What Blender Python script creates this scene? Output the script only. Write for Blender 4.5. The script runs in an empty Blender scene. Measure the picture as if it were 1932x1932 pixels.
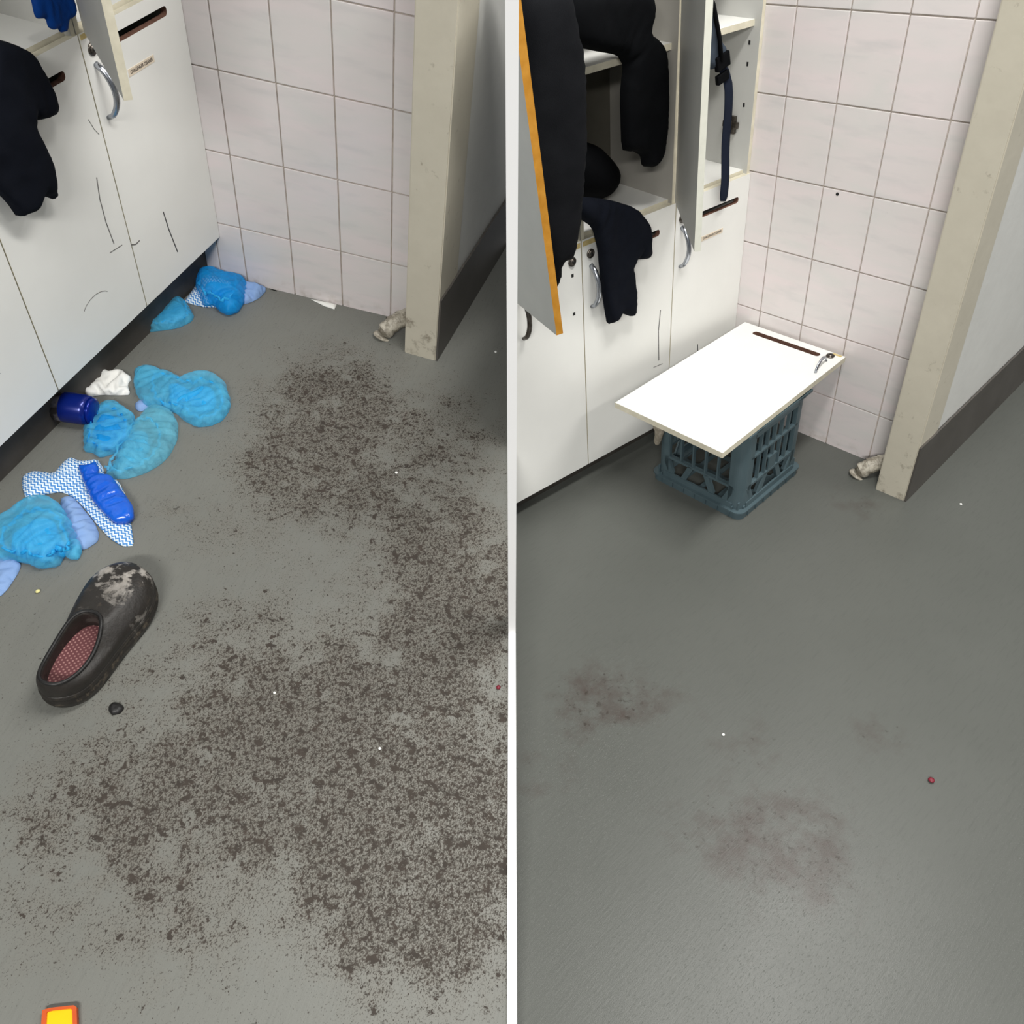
import bpy, bmesh, math, random
import numpy as np
from mathutils import Matrix, Vector, noise, geometry
random.seed(7)
C = bpy.context.scene.collection
S = bpy.context.scene
# ---------------------------------------------------------------- camera
cam_d = bpy.data.cameras.new('camera'); cam = bpy.data.objects.new('camera', cam_d); C.objects.link(cam)
cam_d.sensor_width = 36.0; cam_d.lens = 36.0*1550/1932; cam_d.clip_start = 0.02
R3 = Matrix(((1,0,0),(0,-0.70590575,-0.7083),(0,0.70830577,-0.7059)))   # world axes (rows: X,Y,Z in image x,y-down,forward)
# columns of the camera matrix: right, up, back
right = Vector((1,0,0)); down = Vector((0,-0.70590575,-0.70830577)); fwd = Vector((0,0.70830577,-0.70590575))
cam.matrix_world = Matrix(((right.x,-down.x,-fwd.x,0),(right.y,-down.y,-fwd.y,0),(right.z,-down.z,-fwd.z,1.42),(0,0,0,1)))
S.camera = cam
# ---------------------------------------------------------------- light
w = bpy.data.worlds.new('room_light'); S.world = w; w.use_nodes = True
bg = w.node_tree.nodes['Background']; bg.inputs[0].default_value = (0.93,0.97,1.0,1); bg.inputs[1].default_value = 0.14
def area(name, loc, target, sx, sy, power, col=(1.0,0.975,0.93)):
    d = bpy.data.lights.new(name, 'AREA'); d.shape = 'RECTANGLE'; d.size = sx; d.size_y = sy; d.energy = power; d.color = col
    o = bpy.data.objects.new(name, d); C.objects.link(o); o.location = loc
    o.rotation_euler = (Vector(target)-Vector(loc)).to_track_quat('-Z','Y').to_euler(); return o
def lamp(name, loc, xdir, sx, sy, power, col=(1.0,0.98,0.94)):
    d = bpy.data.lights.new(name,'AREA'); d.shape = 'RECTANGLE'; d.size = sx; d.size_y = sy; d.energy = power; d.color = col
    o = bpy.data.objects.new(name,d); C.objects.link(o); z = Vector((0,0,1)); x = Vector(xdir).normalized(); y = z.cross(x)
    o.matrix_world = Matrix(((x.x,y.x,z.x,loc[0]),(x.y,y.y,z.y,loc[1]),(x.z,y.z,z.z,loc[2]),(0,0,0,1))); return o
lamp('ceiling_lamp',(.50,1.12,2.45),(.72,.69,0),1.0,.24,34)
lamp('right_wall_fill',(3.0,.9,2.3),(.72,.69,0),1.2,.4,40)  # added fill that brightens the right bay's plaster wall
lamp('left_wall_fill',(.95,1.80,2.35),(.72,.69,0),.5,.3,14)  # added light above the right lockers, lifts the left bay's side wall
lamp('front_fill',(-.45,-1.7,2.5),(1,.1,0),1.2,.3,132)  # added frontal fill behind the camera for the left bay's walls
S.view_settings.view_transform = 'Standard'; S.view_settings.look = 'None'; S.view_settings.gamma = 1
S.view_settings.use_curve_mapping = False; S.view_settings.exposure = 0.16
# ---------------------------------------------------------------- the two bays: rigid frames
BL = Matrix(((0.67883,0.148119,0.085151,-0.80926),(-0.142156,0.683193,-0.055125,2.118671),(-0.094771,0.036166,0.692611,0.244835),(0,0,0,1)))
BR = Matrix(((0.430923,0.45639,-0.053981,0.6529),(-0.453762,0.434259,0.049188,1.992398),(0.072842,0.005236,0.625753,-0.098632),(0,0,0,1)))
LL = BL @ Matrix.Rotation(-0.07216,4,'Z'); LR = BR @ Matrix.Rotation(-0.11507,4,'Z')      # locker rows stand slightly off square
XL = [0.0895, 0.2873, 0.2453, 0.497, 0.9794, 0.1877, 1.0612, 0.8064, 0.1264, 0.1922, 0.274, 0.1961, 0.083, -0.0722, -0.0488]
XR = [0.1139, 0.2844, 0.2282, 0.4112, 0.8778, 0.0895, 1.0739, 0.8309, 0.1216, 0.1548, 0.2635, 0.1567, -0.0126, -0.1151, 0.0115]
D = {
  'net_two_lobe': [(-0.049,-0.633),(-0.038,-0.617),(0.008,-0.599),(0.072,-0.609),(0.128,-0.621),(0.166,-0.579),(0.213,-0.574),(0.271,-0.604),(0.318,-0.661),(0.339,-0.711),(0.339,-0.767),(0.313,-0.804),(0.275,-0.823),(0.221,-0.809),(0.18,-0.783),(0.122,-0.781),(0.069,-0.789),(0.016,-0.743),(-0.025,-0.685)],
  'net_lower': [(0.082,-0.796),(0.12,-0.776),(0.174,-0.79),(0.216,-0.839),(0.243,-0.896),(0.253,-0.97),(0.245,-1.018),(0.218,-1.069),(0.177,-1.107),(0.124,-1.12),(0.114,-1.112),(0.106,-1.058),(0.1,-0.998),(0.082,-0.9)],
  'net_mid': [(-0.051,-0.813),(-0.008,-0.817),(0.04,-0.842),(0.071,-0.858),(0.09,-0.892),(0.117,-0.948),(0.102,-1.005),(0.059,-1.05),(0.025,-1.037),(-0.002,-1.041),(-0.044,-0.966),(-0.064,-0.906),(-0.067,-0.853)],
  'tissue': [(-0.181,-0.76),(-0.167,-0.734),(-0.149,-0.688),(-0.159,-0.656),(-0.155,-0.635),(-0.135,-0.646),(-0.121,-0.678),(-0.091,-0.66),(-0.037,-0.676),(-0.037,-0.706),(-0.002,-0.752),(-0.041,-0.769),(-0.09,-0.784),(-0.118,-0.809),(-0.155,-0.788)],
  'chevron': [(-0.117,-1.188),(-0.098,-1.162),(-0.037,-1.153),(-0.037,-1.1),(-0.031,-1.076),(0.012,-1.081),(0.052,-1.057),(0.089,-1.086),(0.112,-1.119),(0.157,-1.118),(0.224,-1.182),(0.285,-1.273),(0.329,-1.338),(0.299,-1.35),(0.248,-1.333),(0.185,-1.295),(0.114,-1.246),(0.059,-1.219),(0.022,-1.215),(-0.023,-1.246),(-0.049,-1.278),(-0.093,-1.231)],
  'glove': [(0.03,-1.119),(0.057,-1.11),(0.071,-1.088),(0.094,-1.109),(0.104,-1.132),(0.146,-1.127),(0.184,-1.157),(0.234,-1.193),(0.268,-1.22),(0.29,-1.257),(0.281,-1.277),(0.247,-1.292),(0.198,-1.265),(0.139,-1.229),(0.085,-1.178)],
  'net_left': [(-0.071,-1.407),(-0.043,-1.345),(-0.049,-1.309),(-0.017,-1.286),(0.032,-1.269),(0.075,-1.284),(0.115,-1.314),(0.175,-1.369),(0.205,-1.4),(0.213,-1.432),(0.19,-1.439),(0.169,-1.432),(0.176,-1.47),(0.13,-1.494),(0.093,-1.486),(0.048,-1.49),(0.024,-1.502),(-0.015,-1.491)],
  'lilac_mid': [(0.035,-1.239),(0.065,-1.222),(0.103,-1.243),(0.181,-1.295),(0.213,-1.327),(0.225,-1.355),(0.207,-1.392),(0.18,-1.401),(0.105,-1.331)],
  'lilac_low': [(-0.023,-1.482),(0.044,-1.477),(0.072,-1.492),(0.081,-1.519),(0.086,-1.574),(0.082,-1.604),(0.057,-1.602)],
  'lilac_bit': [(0.031,-0.782),(0.057,-0.758),(0.087,-0.79),(0.069,-0.816),(0.048,-0.81)],
  'net_under': [(-0.18,-0.383),(-0.208,-0.252),(-0.183,-0.197),(-0.118,-0.196),(-0.066,-0.212),(-0.002,-0.277),(0.003,-0.31),(-0.023,-0.363),(-0.077,-0.401),(-0.124,-0.43)],
  'chevron_wall': [(-0.093,-0.024),(-0.093,0.07),(-0.023,0.066),(0.038,-0.028),(0.08,-0.182),(0.001,-0.211),(-0.079,-0.21),(-0.083,-0.137)],
  'net_wall': [(-0.096,-0.053),(-0.076,-0.013),(-0.03,0.035),(0.044,0.046),(0.087,0.024),(0.12,-0.061),(0.137,-0.129),(0.143,-0.201),(0.117,-0.236),(0.08,-0.226),(0.038,-0.196),(0.011,-0.217),(-0.053,-0.151)],
  'lilac_wall': [(0.048,0.007),(0.09,0.056),(0.138,0.044),(0.148,0.009),(0.178,-0.018),(0.174,-0.077),(0.151,-0.124),(0.121,-0.144),(0.076,-0.079)],
  'strip': [(0.359,-0.01),(0.435,0.001),(0.466,-0.005),(0.469,-0.038),(0.425,-0.033)],
  'blackbit': [(0.179,0.014),(0.214,0.005),(0.216,-0.009),(0.182,-0.004)],
  'chip': [(0.522,-1.821),(0.527,-1.809),(0.546,-1.808),(0.562,-1.817),(0.56,-1.833),(0.543,-1.843),(0.528,-1.834)],
  'orange': [(0.745,-2.466),(0.757,-2.459),(0.8,-2.444),(0.807,-2.446),(0.837,-2.493),(0.768,-2.51)],
  'crumbsL': [(1.14,-0.065),(0.969,-0.808),(0.905,-1.673),(0.165,-1.56),(1.221,-1.748)],
  'redL': [(1.478,-1.492)],
  'crumbsR': [(1.08,-1.542),(0.935,0.7),(1.124,-0.033),(1.249,-1.229)],
  'redR': [(1.602,-1.265)],
  'can': [(-0.178,-0.949),(-0.03,-0.936)],
  'pipeL': [(0.754,-0.145),(0.705,-0.146),(0.678,-0.092)],
  'pipeR': [(0.766,-0.106),(0.751,-0.142),(0.714,-0.102)],
  'canL': [(-0.175,-0.978),(-0.041,-0.956)],
  'jacketL': [(-0.854,1.17),(-0.816,1.158),(-0.772,1.135),(-0.727,1.101),(-0.705,1.037),(-0.694,1.007),(-0.682,0.949),(-0.698,0.934),(-0.737,0.938),(-0.79,0.954),(-0.776,0.853),(-0.778,0.788),(-0.771,0.749),(-0.791,0.74),(-0.81,0.757),(-0.841,0.777),(-0.861,0.752),(-0.929,0.757),(-0.944,0.808),(-0.993,0.902)],
  'blueL': [(-0.635,1.2),(-0.641,1.155),(-0.637,1.143),(-0.606,1.135),(-0.606,1.114),(-0.59,1.103),(-0.575,1.105),(-0.568,1.09),(-0.548,1.087),(-0.534,1.108),(-0.502,1.111),(-0.492,1.162)],
  'jacketR': [(-0.929,1.251),(-0.832,1.218),(-0.76,1.189),(-0.66,1.138),(-0.602,1.067),(-0.568,0.937),(-0.581,0.92),(-0.67,0.945),(-0.649,0.795),(-0.64,0.72),(-0.664,0.712),(-0.723,0.751),(-0.731,0.732),(-0.79,0.724),(-0.807,0.82),(-0.821,0.929),(-0.831,1.041),(-0.854,1.124),(-0.923,1.182)],
  'bundleR': [(-0.814,1.389),(-0.775,1.368),(-0.61,1.287),(-0.551,1.216),(-0.545,1.177),(-0.598,1.12),(-0.638,1.099),(-0.826,1.159)],
  'topR': [(-0.945,1.841),(-0.586,1.786),(-0.585,1.701),(-0.598,1.677),(-0.545,1.634),(-0.524,1.584),(-0.513,1.471),(-0.512,1.282),(-0.534,1.261),(-0.546,1.24),(-0.603,1.259),(-0.611,1.298),(-0.647,1.321),(-0.661,1.323),(-0.698,1.337),(-0.706,1.512),(-0.692,1.594),(-0.717,1.629),(-0.82,1.66),(-0.923,1.696),(-0.951,1.736)],
  'frontR': [(-1.325,1.927),(-1.15,1.9),(-1.131,1.792),(-1.122,1.76),(-1.115,1.69),(-1.118,1.543),(-1.137,1.372),(-1.154,1.266),(-1.169,1.188),(-1.206,1.197),(-1.216,1.136),(-1.238,1.114),(-1.286,1.21),(-1.36,1.36),(-1.36,1.533)],
  'padR': [(-0.367,1.753),(-0.317,1.745),(-0.28,1.633),(-0.219,1.559),(-0.198,1.519),(-0.221,1.507),(-0.279,1.5),(-0.306,1.51),(-0.335,1.54),(-0.356,1.631)],
  'strapR': [(-0.267,1.511),(-0.212,1.5),(-0.185,1.435),(-0.172,1.29),(-0.165,1.137),(-0.162,1.015),(-0.205,1.028),(-0.208,1.187),(-0.215,1.318),(-0.227,1.444)],
  'bagR': [(-0.161,1.277),(-0.115,1.247),(-0.093,1.202),(-0.096,1.167),(-0.119,1.161),(-0.167,1.171)],
  'scrL': [(-0.57,0.693),(-0.581,0.631),(-0.582,0.552),(-0.573,0.474),(-0.303,0.446),(-0.294,0.377),(-0.272,0.275),(-0.602,0.458),(-0.539,0.451),(-0.515,0.438),(-0.489,0.414),(-0.453,0.406),(-0.541,0.853),(-0.513,0.798)],
  'scrR': [(-0.476,0.66),(-0.484,0.568),(-0.476,0.428),(-0.242,0.41),(-0.239,0.375),(-0.506,0.407),(-0.453,0.403),(-0.414,0.371)],
  'edgeR': [(-1.423,1.855),(-1.357,1.062)],
  'board': [(0.116,-0.821),(0.607,-0.775),(0.516,0.067),(0.066,0.009),(0.146,-0.053),(0.454,-0.013),(0.483,0.009),(0.484,-0.025),(0.505,-0.161)],
  'spotR': [(0.374,1.065),(0.632,0.014),(0.59,0.037)],
  'spotL': [(0.611,0.386),(0.627,0.223),(0.079,0.702)],
  'dirt': [(0.614,-0.382),(0.556,-0.646),(0.745,-0.635),(1.035,-0.503),(0.605,-0.949),(0.789,-0.96),(1.068,-0.94),(1.238,-1.11),(1.383,-1.149),(1.293,-1.372),(1.062,-1.347),(0.371,-1.17),(0.565,-1.218),(0.581,-1.585),(0.763,-1.583),(0.785,-1.79),(0.973,-1.689),(1.133,-1.644),(1.392,-1.57),(0.596,-2.015),(0.593,-2.145),(0.786,-2.069),(0.955,-1.917),(1.175,-1.886),(1.303,-1.985),(1.45,-1.894),(1.487,-1.773),(1.384,-2.075),(1.53,-2.05),(0.932,-2.279),(1.074,-1.799),(1.132,-0.718),(0.54,-1.765),(0.769,-1.418)],
  'dirtR': [(0.711,-1.759),(0.834,-1.588),(1.136,-1.523),(1.19,-1.858),(1.339,-1.714),(1.455,-1.591),(1.533,-1.736),(0.764,-2.054),(1.404,-1.219),(1.408,-1.818),(0.667,-1.685),(0.827,-0.28)],
}
# ---------------------------------------------------------------- materials
def lin(c):
    f = lambda v: v/12.92 if v <= 0.04045 else ((v+0.055)/1.055)**2.4
    return tuple(f(x/255.0) for x in c)+(1,)
class M:
    def __init__(s, name):
        s.m = bpy.data.materials.new(name); s.m.use_nodes = True; s.t = s.m.node_tree; s.b = s.t.nodes['Principled BSDF']; s.out = s.t.nodes['Material Output']
    def n(s, typ, **kw):
        x = s.t.nodes.new(typ)
        for k,v in kw.items():
            if k.startswith('i_'):
                k2 = k[2:]; k2 = int(k2) if k2.isdigit() else k2
                x.inputs[k2].default_value = v
            else: setattr(x,k,v)
        return x
    def l(s,a,b): s.t.links.new(a,b)
    def math(s,op,a,b=None,c=None,clamp=False):
        x = s.n('ShaderNodeMath',operation=op); x.use_clamp = clamp
        for i,v in enumerate((a,b,c)):
            if v is None: continue
            if isinstance(v,(int,float)): x.inputs[i].default_value = v
            else: s.l(v,x.inputs[i])
        return x.outputs[0]
    def noise(s, scale, detail=4, rough=.55, vec=None, dist=0):
        x = s.n('ShaderNodeTexNoise'); x.inputs['Scale'].default_value = scale; x.inputs['Detail'].default_value = detail; x.inputs['Roughness'].default_value = rough; x.inputs['Distortion'].default_value = dist
        s.l(vec if vec is not None else s.obj(), x.inputs['Vector']); return x.outputs[0]
    def obj(s):
        if not hasattr(s,'_o'): s._o = s.n('ShaderNodeTexCoord').outputs['Object']
        return s._o
    def mapv(s, scale=(1,1,1), rot=(0,0,0)):
        x = s.n('ShaderNodeMapping'); x.inputs['Scale'].default_value = scale; x.inputs['Rotation'].default_value = rot; s.l(s.obj(), x.inputs['Vector']); return x.outputs[0]
    def ramp(s, f, stops):
        x = s.n('ShaderNodeValToRGB'); s.l(f,x.inputs[0]); e = x.color_ramp.elements
        while len(e) < len(stops): e.new(.5)
        for q,(p,c) in zip(e,stops): q.position = p; q.color = c if len(c)==4 else lin(c)
        return x.outputs[0]
    def mix(s, f, a, b):
        x = s.n('ShaderNodeMix', data_type='RGBA')
        if isinstance(f,(int,float)): x.inputs[0].default_value = f
        else: s.l(f,x.inputs[0])
        for i,v in ((6,a),(7,b)):
            if isinstance(v,tuple): x.inputs[i].default_value = v if len(v)==4 else lin(v)
            else: s.l(v,x.inputs[i])
        return x.outputs[2]
    def bump(s, h, strength=.3, dist=.01):
        x = s.n('ShaderNodeBump'); x.inputs['Strength'].default_value = strength; x.inputs['Distance'].default_value = dist; s.l(h,x.inputs['Height']); s.l(x.outputs[0],s.b.inputs['Normal'])
    def col(s,c):
        if isinstance(c,tuple): s.b.inputs['Base Color'].default_value = c if len(c)==4 else lin(c)
        else: s.l(c,s.b.inputs['Base Color'])
    def set(s, **kw):
        for k,v in kw.items(): s.b.inputs[k.replace('_',' ')].default_value = v
def plain(name, c, rough=.5, spec=.5, metal=0, var=8, scale=12, bump=0, bscale=200):
    m = M(name); n_ = m.noise(scale,5)
    m.col(m.mix(m.math('MULTIPLY',m.math('SUBTRACT',n_,.35,clamp=True),2.2,clamp=True), tuple(max(0,x-var) for x in c), tuple(min(255,x+var*.6) for x in c)))
    m.set(Roughness=rough, Specular_IOR_Level=spec, Metallic=metal)
    if bump: m.bump(m.noise(bscale,3),bump,.002)
    return m.m
WHITE = plain('white_laminate',(233,233,229),.38,.45,var=5,scale=3)
EDGE = plain('cream_edging',(216,210,190),.5,var=14,scale=25)
EDGEW = plain('pale_edging',(226,226,214),.5,var=8,scale=25)
SHADEBACK = plain('shaded_hardboard',(84,81,72),.7,var=8,scale=6)  # hardboard tone that also holds the shade inside the lockers
SHADESIDE = plain('shaded_side_laminate',(160,157,150),.5,var=6,scale=4)  # darker copy of the side laminate, interior shade put into its colour
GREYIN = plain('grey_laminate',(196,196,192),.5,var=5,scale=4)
ORANGE = plain('orange_edging',(196,138,46),.55,var=16,scale=30)
MDF = plain('raw_board',(112,80,66),.9,var=20,scale=60)
METAL = plain('brushed_metal',(178,182,190),.25,metal=1,var=10,scale=40)
DARKMET = plain('dark_metal',(110,104,98),.35,metal=.9,var=25,scale=60)
BLACK = plain('black_gap',(22,22,22),.8,var=4)
PLINTH = plain('dark_plinth',(66,62,58),.6,var=10)
SCUFF = plain('scuff',(120,118,116),.7,var=25,scale=60)
SCUFFD = plain('dark_scuff',(70,70,72),.7,var=25,scale=60)
STICK = plain('label_tape',(226,212,192),.6,var=12,scale=50)
INK = plain('ink',(70,62,56),.7,var=4)
LABELT = plain('frayed_label',(150,142,128),.9,var=30,scale=60)
PAPER = plain('paper',(236,236,232),.8,var=6,scale=20)
def fabric(name, c, rough=.9, var=6, spec=.2, sheen=.3):
    m = M(name); n_ = m.noise(9,5); f = m.noise(420,2)
    m.col(m.mix(n_, tuple(max(0,x-var) for x in c), tuple(min(255,x+var) for x in c)))
    m.set(Roughness=rough, Specular_IOR_Level=spec*.4)
    m.bump(f,.25,.002); return m.m
NAVY = fabric('navy_fabric',(15,18,26)); BLACKF = fabric('black_fabric',(7,8,10)); CHAR = fabric('charcoal_fabric',(17,18,21)); 
BAG = fabric('slate_fabric',(60,68,78)); WEB = fabric('navy_webbing',(28,34,48)); BLUEF = fabric('blue_fabric',(10,58,130),.6)
LILAC = fabric('lilac_paper',(132,162,208),.9,8)
def net(name, c, c2, lo=.25, hi=.62):
    m = M(name); n_ = m.noise(13,5,.6,dist=1.0)
    rd = m.n('ShaderNodeTexNoise'); rd.noise_type = 'RIDGED_MULTIFRACTAL'; rd.inputs['Scale'].default_value = 11; rd.inputs['Detail'].default_value = 5; rd.inputs['Distortion'].default_value = .8; m.l(m.obj(),rd.inputs['Vector'])
    rv = m.math('MULTIPLY',m.math('SUBTRACT',rd.outputs[0],.5,clamp=True),1.1,clamp=True)
    m.col(m.mix(rv, c2, c)); m.set(Roughness=.5, Specular_IOR_Level=.35)
    tr = m.n('ShaderNodeBsdfTransparent'); tl = m.n('ShaderNodeBsdfTranslucent'); tl.inputs[0].default_value = lin(c)
    a = m.n('ShaderNodeMixShader'); a.inputs[0].default_value = .4; m.l(m.b.outputs[0],a.inputs[1]); m.l(tl.outputs[0],a.inputs[2])
    b = m.n('ShaderNodeMixShader'); m.l(a.outputs[0],b.inputs[1]); m.l(tr.outputs[0],b.inputs[2])
    # gauze: see-through where it is stretched, closed where it is gathered in folds
    k = m.math('SUBTRACT',hi,m.math('MULTIPLY',m.math('MULTIPLY',m.math('SUBTRACT',n_,.38,clamp=True),3.0,clamp=True),hi-lo),clamp=True)
    m.l(k,b.inputs[0]); m.l(b.outputs[0], m.out.inputs[0]); m.bump(m.math('ADD',m.math('MULTIPLY',rd.outputs[0],.6),n_),.55,.009); return m.m
NET = net('blue_gauze',(178,236,255),(96,208,250)); NETB = net('bright_blue_gauze',(110,216,255),(20,168,246),.05,.45); NETP = net('pale_blue_gauze',(186,236,250),(120,212,240),.3,.66); NETI = net('gathered_blue_gauze',(150,228,255),(50,190,250),.0,.3)
m = M('deep_blue_film'); m.col(m.mix(m.noise(14,4),(0,62,180),(30,110,225))); m.set(Roughness=.22,Specular_IOR_Level=.5); m.bump(m.noise(26,4),.4,.006); GLOVE = m.m
m = M('blue_can_print'); x_ = m.n('ShaderNodeSeparateXYZ'); m.l(m.obj(),x_.inputs[0])
wv = m.noise(26,2); m.col(m.mix(m.math('MULTIPLY',m.math('GREATER_THAN',m.math('ABSOLUTE',m.math('SUBTRACT',x_.outputs[2],.098)),.026),1), m.ramp(wv,[(.45,(48,44,44)),(.62,(120,116,124))]), (8,32,120))); m.set(Roughness=.25,Specular_IOR_Level=.6,Metallic=.3); CAN = m.m
def chev(name, tint=(86,150,205)):
    m = M(name); sx = m.n('ShaderNodeSeparateXYZ'); uv = m.n('ShaderNodeUVMap'); uv.uv_map = 'UVMap'; m.l(uv.outputs[0],sx.inputs[0])
    tri = m.math('ABSOLUTE',m.math('SUBTRACT',m.math('FRACT',m.math('MULTIPLY',sx.outputs[0],66.0)),.5))
    f = m.math('FRACT',m.math('ADD',m.math('MULTIPLY',sx.outputs[1],92.0),m.math('MULTIPLY',tri,1.2)))
    k = m.math('MULTIPLY',m.math('SUBTRACT',m.math('ABSOLUTE',m.math('SUBTRACT',f,.5)),.20),9.0,clamp=True)
    m.col(m.mix(k,(224,236,244),tint)); m.set(Roughness=.85); m.bump(m.noise(300,2),.2,.002); return m.m
CHEV = chev('wavy_stripe_cloth',(64,132,200))
def floor_mat(name, base, dirt):
    m = M(name); vec = m.mapv((1,1,1)); st = m.mapv((60,7,10),(0,0,-.75))
    streak = m.noise(2.2,4,.6,vec=st); big = m.noise(1.6,4); mid = m.noise(22,4); fine = m.noise(420,2,.7)
    c = m.mix(m.math('MULTIPLY',big,1,clamp=True), tuple(int(x*.93) for x in base), tuple(min(255,int(x*1.07)) for x in base))
    c = m.mix(m.math('MULTIPLY',m.math('SUBTRACT',streak,.52,clamp=True),1.6,clamp=True), c, tuple(int(x*.84) for x in base))
    c = m.mix(m.math('MULTIPLY',m.math('SUBTRACT',fine,.5,clamp=True),1.2,clamp=True), c, tuple(int(x*1.1) for x in base))
    at = m.n('ShaderNodeAttribute'); at.attribute_name = 'dirt'; d = at.outputs['Fac']
    if dirt:
        g1 = m.noise(120,4,.68,vec=m.mapv((1.0,.8,1),(0,0,-.7))); g2 = m.noise(270,3,.66,vec=m.mapv((1.0,.75,1),(0,0,-.7))); g3 = m.noise(34,4,.68); g4 = m.noise(7,5,.6)
        dd = m.math('MINIMUM',m.math('ADD',m.math('MULTIPLY_ADD',d,.62,.20),m.math('MULTIPLY',m.math('SUBTRACT',m.math('ADD',m.math('MULTIPLY',g4,.6),m.math('MULTIPLY',m.noise(19,4,.6),.4)),.47),m.math('ADD',.8,m.math('MULTIPLY',d,2.6)))),.92)
        th = m.math('SUBTRACT',.70,m.math('MULTIPLY',dd,.215))
        a1 = m.math('MULTIPLY',m.math('SUBTRACT',g1,th),16,clamp=True)
        a2 = m.math('MULTIPLY',m.math('SUBTRACT',g2,m.math('ADD',th,-.015)),14,clamp=True)
        a3 = m.math('MULTIPLY',m.math('SUBTRACT',g3,m.math('ADD',th,.035)),22,clamp=True)
        k = m.math('MAXIMUM',m.math('MAXIMUM',a1,m.math('MULTIPLY',a2,.8)),a3)
        film = m.math('MULTIPLY',m.math('SUBTRACT',dd,.3,clamp=True),.36,clamp=True)
        c = m.mix(film, c, (112,98,82))
        dc = m.mix(m.noise(40,2),(24,20,16),(62,51,44))
        c = m.mix(m.math('MULTIPLY',k,.9), c, dc)
        rg = m.math('ADD',m.math('MULTIPLY',k,.35),m.math('ADD',.36,m.math('MULTIPLY',big,.12)))
        m.bump(m.math('ADD',m.math('MULTIPLY',fine,.25),m.math('ADD',m.math('MULTIPLY',k,.8),m.math('MULTIPLY',streak,.4))),.35,.002)
    else:
        g1 = m.noise(48,3,.6); g4 = m.noise(11,5,.65)
        dd = m.math('MULTIPLY',d,m.math('MULTIPLY',g4,1.5))
        sm = m.math('MULTIPLY',m.math('SUBTRACT',g4,m.math('SUBTRACT',.62,m.math('MULTIPLY',d,.2))),3.2,clamp=True)
        c = m.mix(m.math('MULTIPLY',m.math('MULTIPLY',sm,d),.75), c, (72,64,60))
        k = m.math('MULTIPLY',m.math('SUBTRACT',g1,m.math('SUBTRACT',.76,m.math('MULTIPLY',d,.15))),9,clamp=True)
        c = m.mix(m.math('MULTIPLY',k,.6), c, (46,40,34))
        rg = m.math('ADD',.27,m.math('MULTIPLY',m.noise(2.5,4),.16))
        sp = m.math('MULTIPLY',m.math('SUBTRACT',m.noise(3.0,3,.7,vec=m.mapv((110,26,10),(0,0,-.55))),.6,clamp=True),5,clamp=True)
        m.bump(m.math('ADD',m.math('MULTIPLY',fine,.3),m.math('ADD',m.math('MULTIPLY',sp,.5),m.math('MULTIPLY',streak,.35))),.3,.002)
    m.col(c); m.l(rg,m.b.inputs['Roughness']); m.set(Specular_IOR_Level=.32); return m.m
FLOORL = floor_mat('dirty_grey_floor',(113,114,109),True); FLOORR = floor_mat('clean_grey_floor',(88,90,86),False)
def tile_mat(name,a,W,hb,h):
    m = M(name); s = m.n('ShaderNodeSeparateXYZ'); m.l(m.obj(),s.inputs[0])
    ix = m.math('FLOOR',m.math('DIVIDE',m.math('SUBTRACT',s.outputs[0],a),W)); iz = m.math('FLOOR',m.math('DIVIDE',m.math('SUBTRACT',s.outputs[2],hb),h))
    cb = m.n('ShaderNodeCombineXYZ'); m.l(ix,cb.inputs[0]); m.l(iz,cb.inputs[1]); wn = m.n('ShaderNodeTexWhiteNoise'); m.l(cb.outputs[0],wn.inputs['Vector'])
    v = m.noise(3.2,4,.5,vec=m.mapv((1.0,1.0,3.6),(0,-.72,0)),dist=.6)
    c = m.mix(m.math('MULTIPLY',m.math('SUBTRACT',v,.3,clamp=True),2.2,clamp=True),(224,214,214),(212,211,208))
    c = m.mix(m.math('MULTIPLY',m.math('SUBTRACT',m.noise(5.5,4,.5,vec=m.mapv((1,1,4.5),(0,-.72,0))),.52,clamp=True),2.4,clamp=True), c, (198,196,196))
    c = m.mix(m.math('MULTIPLY',wn.outputs[0],.2), c, (226,216,218))
    sp = m.math('MULTIPLY',m.math('SUBTRACT',m.noise(60,2),.77,clamp=True),14,clamp=True); c = m.mix(sp,c,(120,112,104))
    # splashed dirt in the lowest 60 mm
    low = m.math('MULTIPLY',m.math('SUBTRACT',.06,s.outputs[2],clamp=True),9,clamp=True)
    c = m.mix(m.math('MULTIPLY',m.math('MULTIPLY',low,m.math('SUBTRACT',m.noise(26,5),.5,clamp=True)),4,clamp=True), c, (140,120,98))
    m.col(c); m.set(Roughness=.22,Specular_IOR_Level=.5); m.bump(m.noise(14,3),.05,.003); return m.m
GROUT = plain('dirty_grout',(188,178,168),.9,var=22,scale=30)
def painted(name,c,chip,amt=.63):
    m = M(name); n_ = m.noise(9,6,.65); z = m.n('ShaderNodeSeparateXYZ'); m.l(m.obj(),z.inputs[0])
    cc = m.mix(n_, tuple(x-10 for x in c), tuple(min(255,x+8) for x in c))
    low = m.math('ADD',m.math('MULTIPLY',m.math('SUBTRACT',.35,z.outputs[2],clamp=True),.32),-amt)
    k = m.math('MULTIPLY',m.math('ADD',m.noise(17,6,.7),low),7,clamp=True)
    cc = m.mix(m.math('MULTIPLY',k,.75),cc,chip); m.col(cc); m.set(Roughness=.5); m.bump(m.noise(30,5),.15,.003); return m.m
PILLAR = painted('cream_paint',(196,190,174),(104,92,76)); PLASTER = painted('white_plaster',(214,214,210),(150,146,138),.74)
SKIRT = plain('dark_vinyl',(84,80,76),.42,var=9,scale=6); PIPE = painted('pipe_wrap',(196,190,176),(92,82,66),.5)
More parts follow.
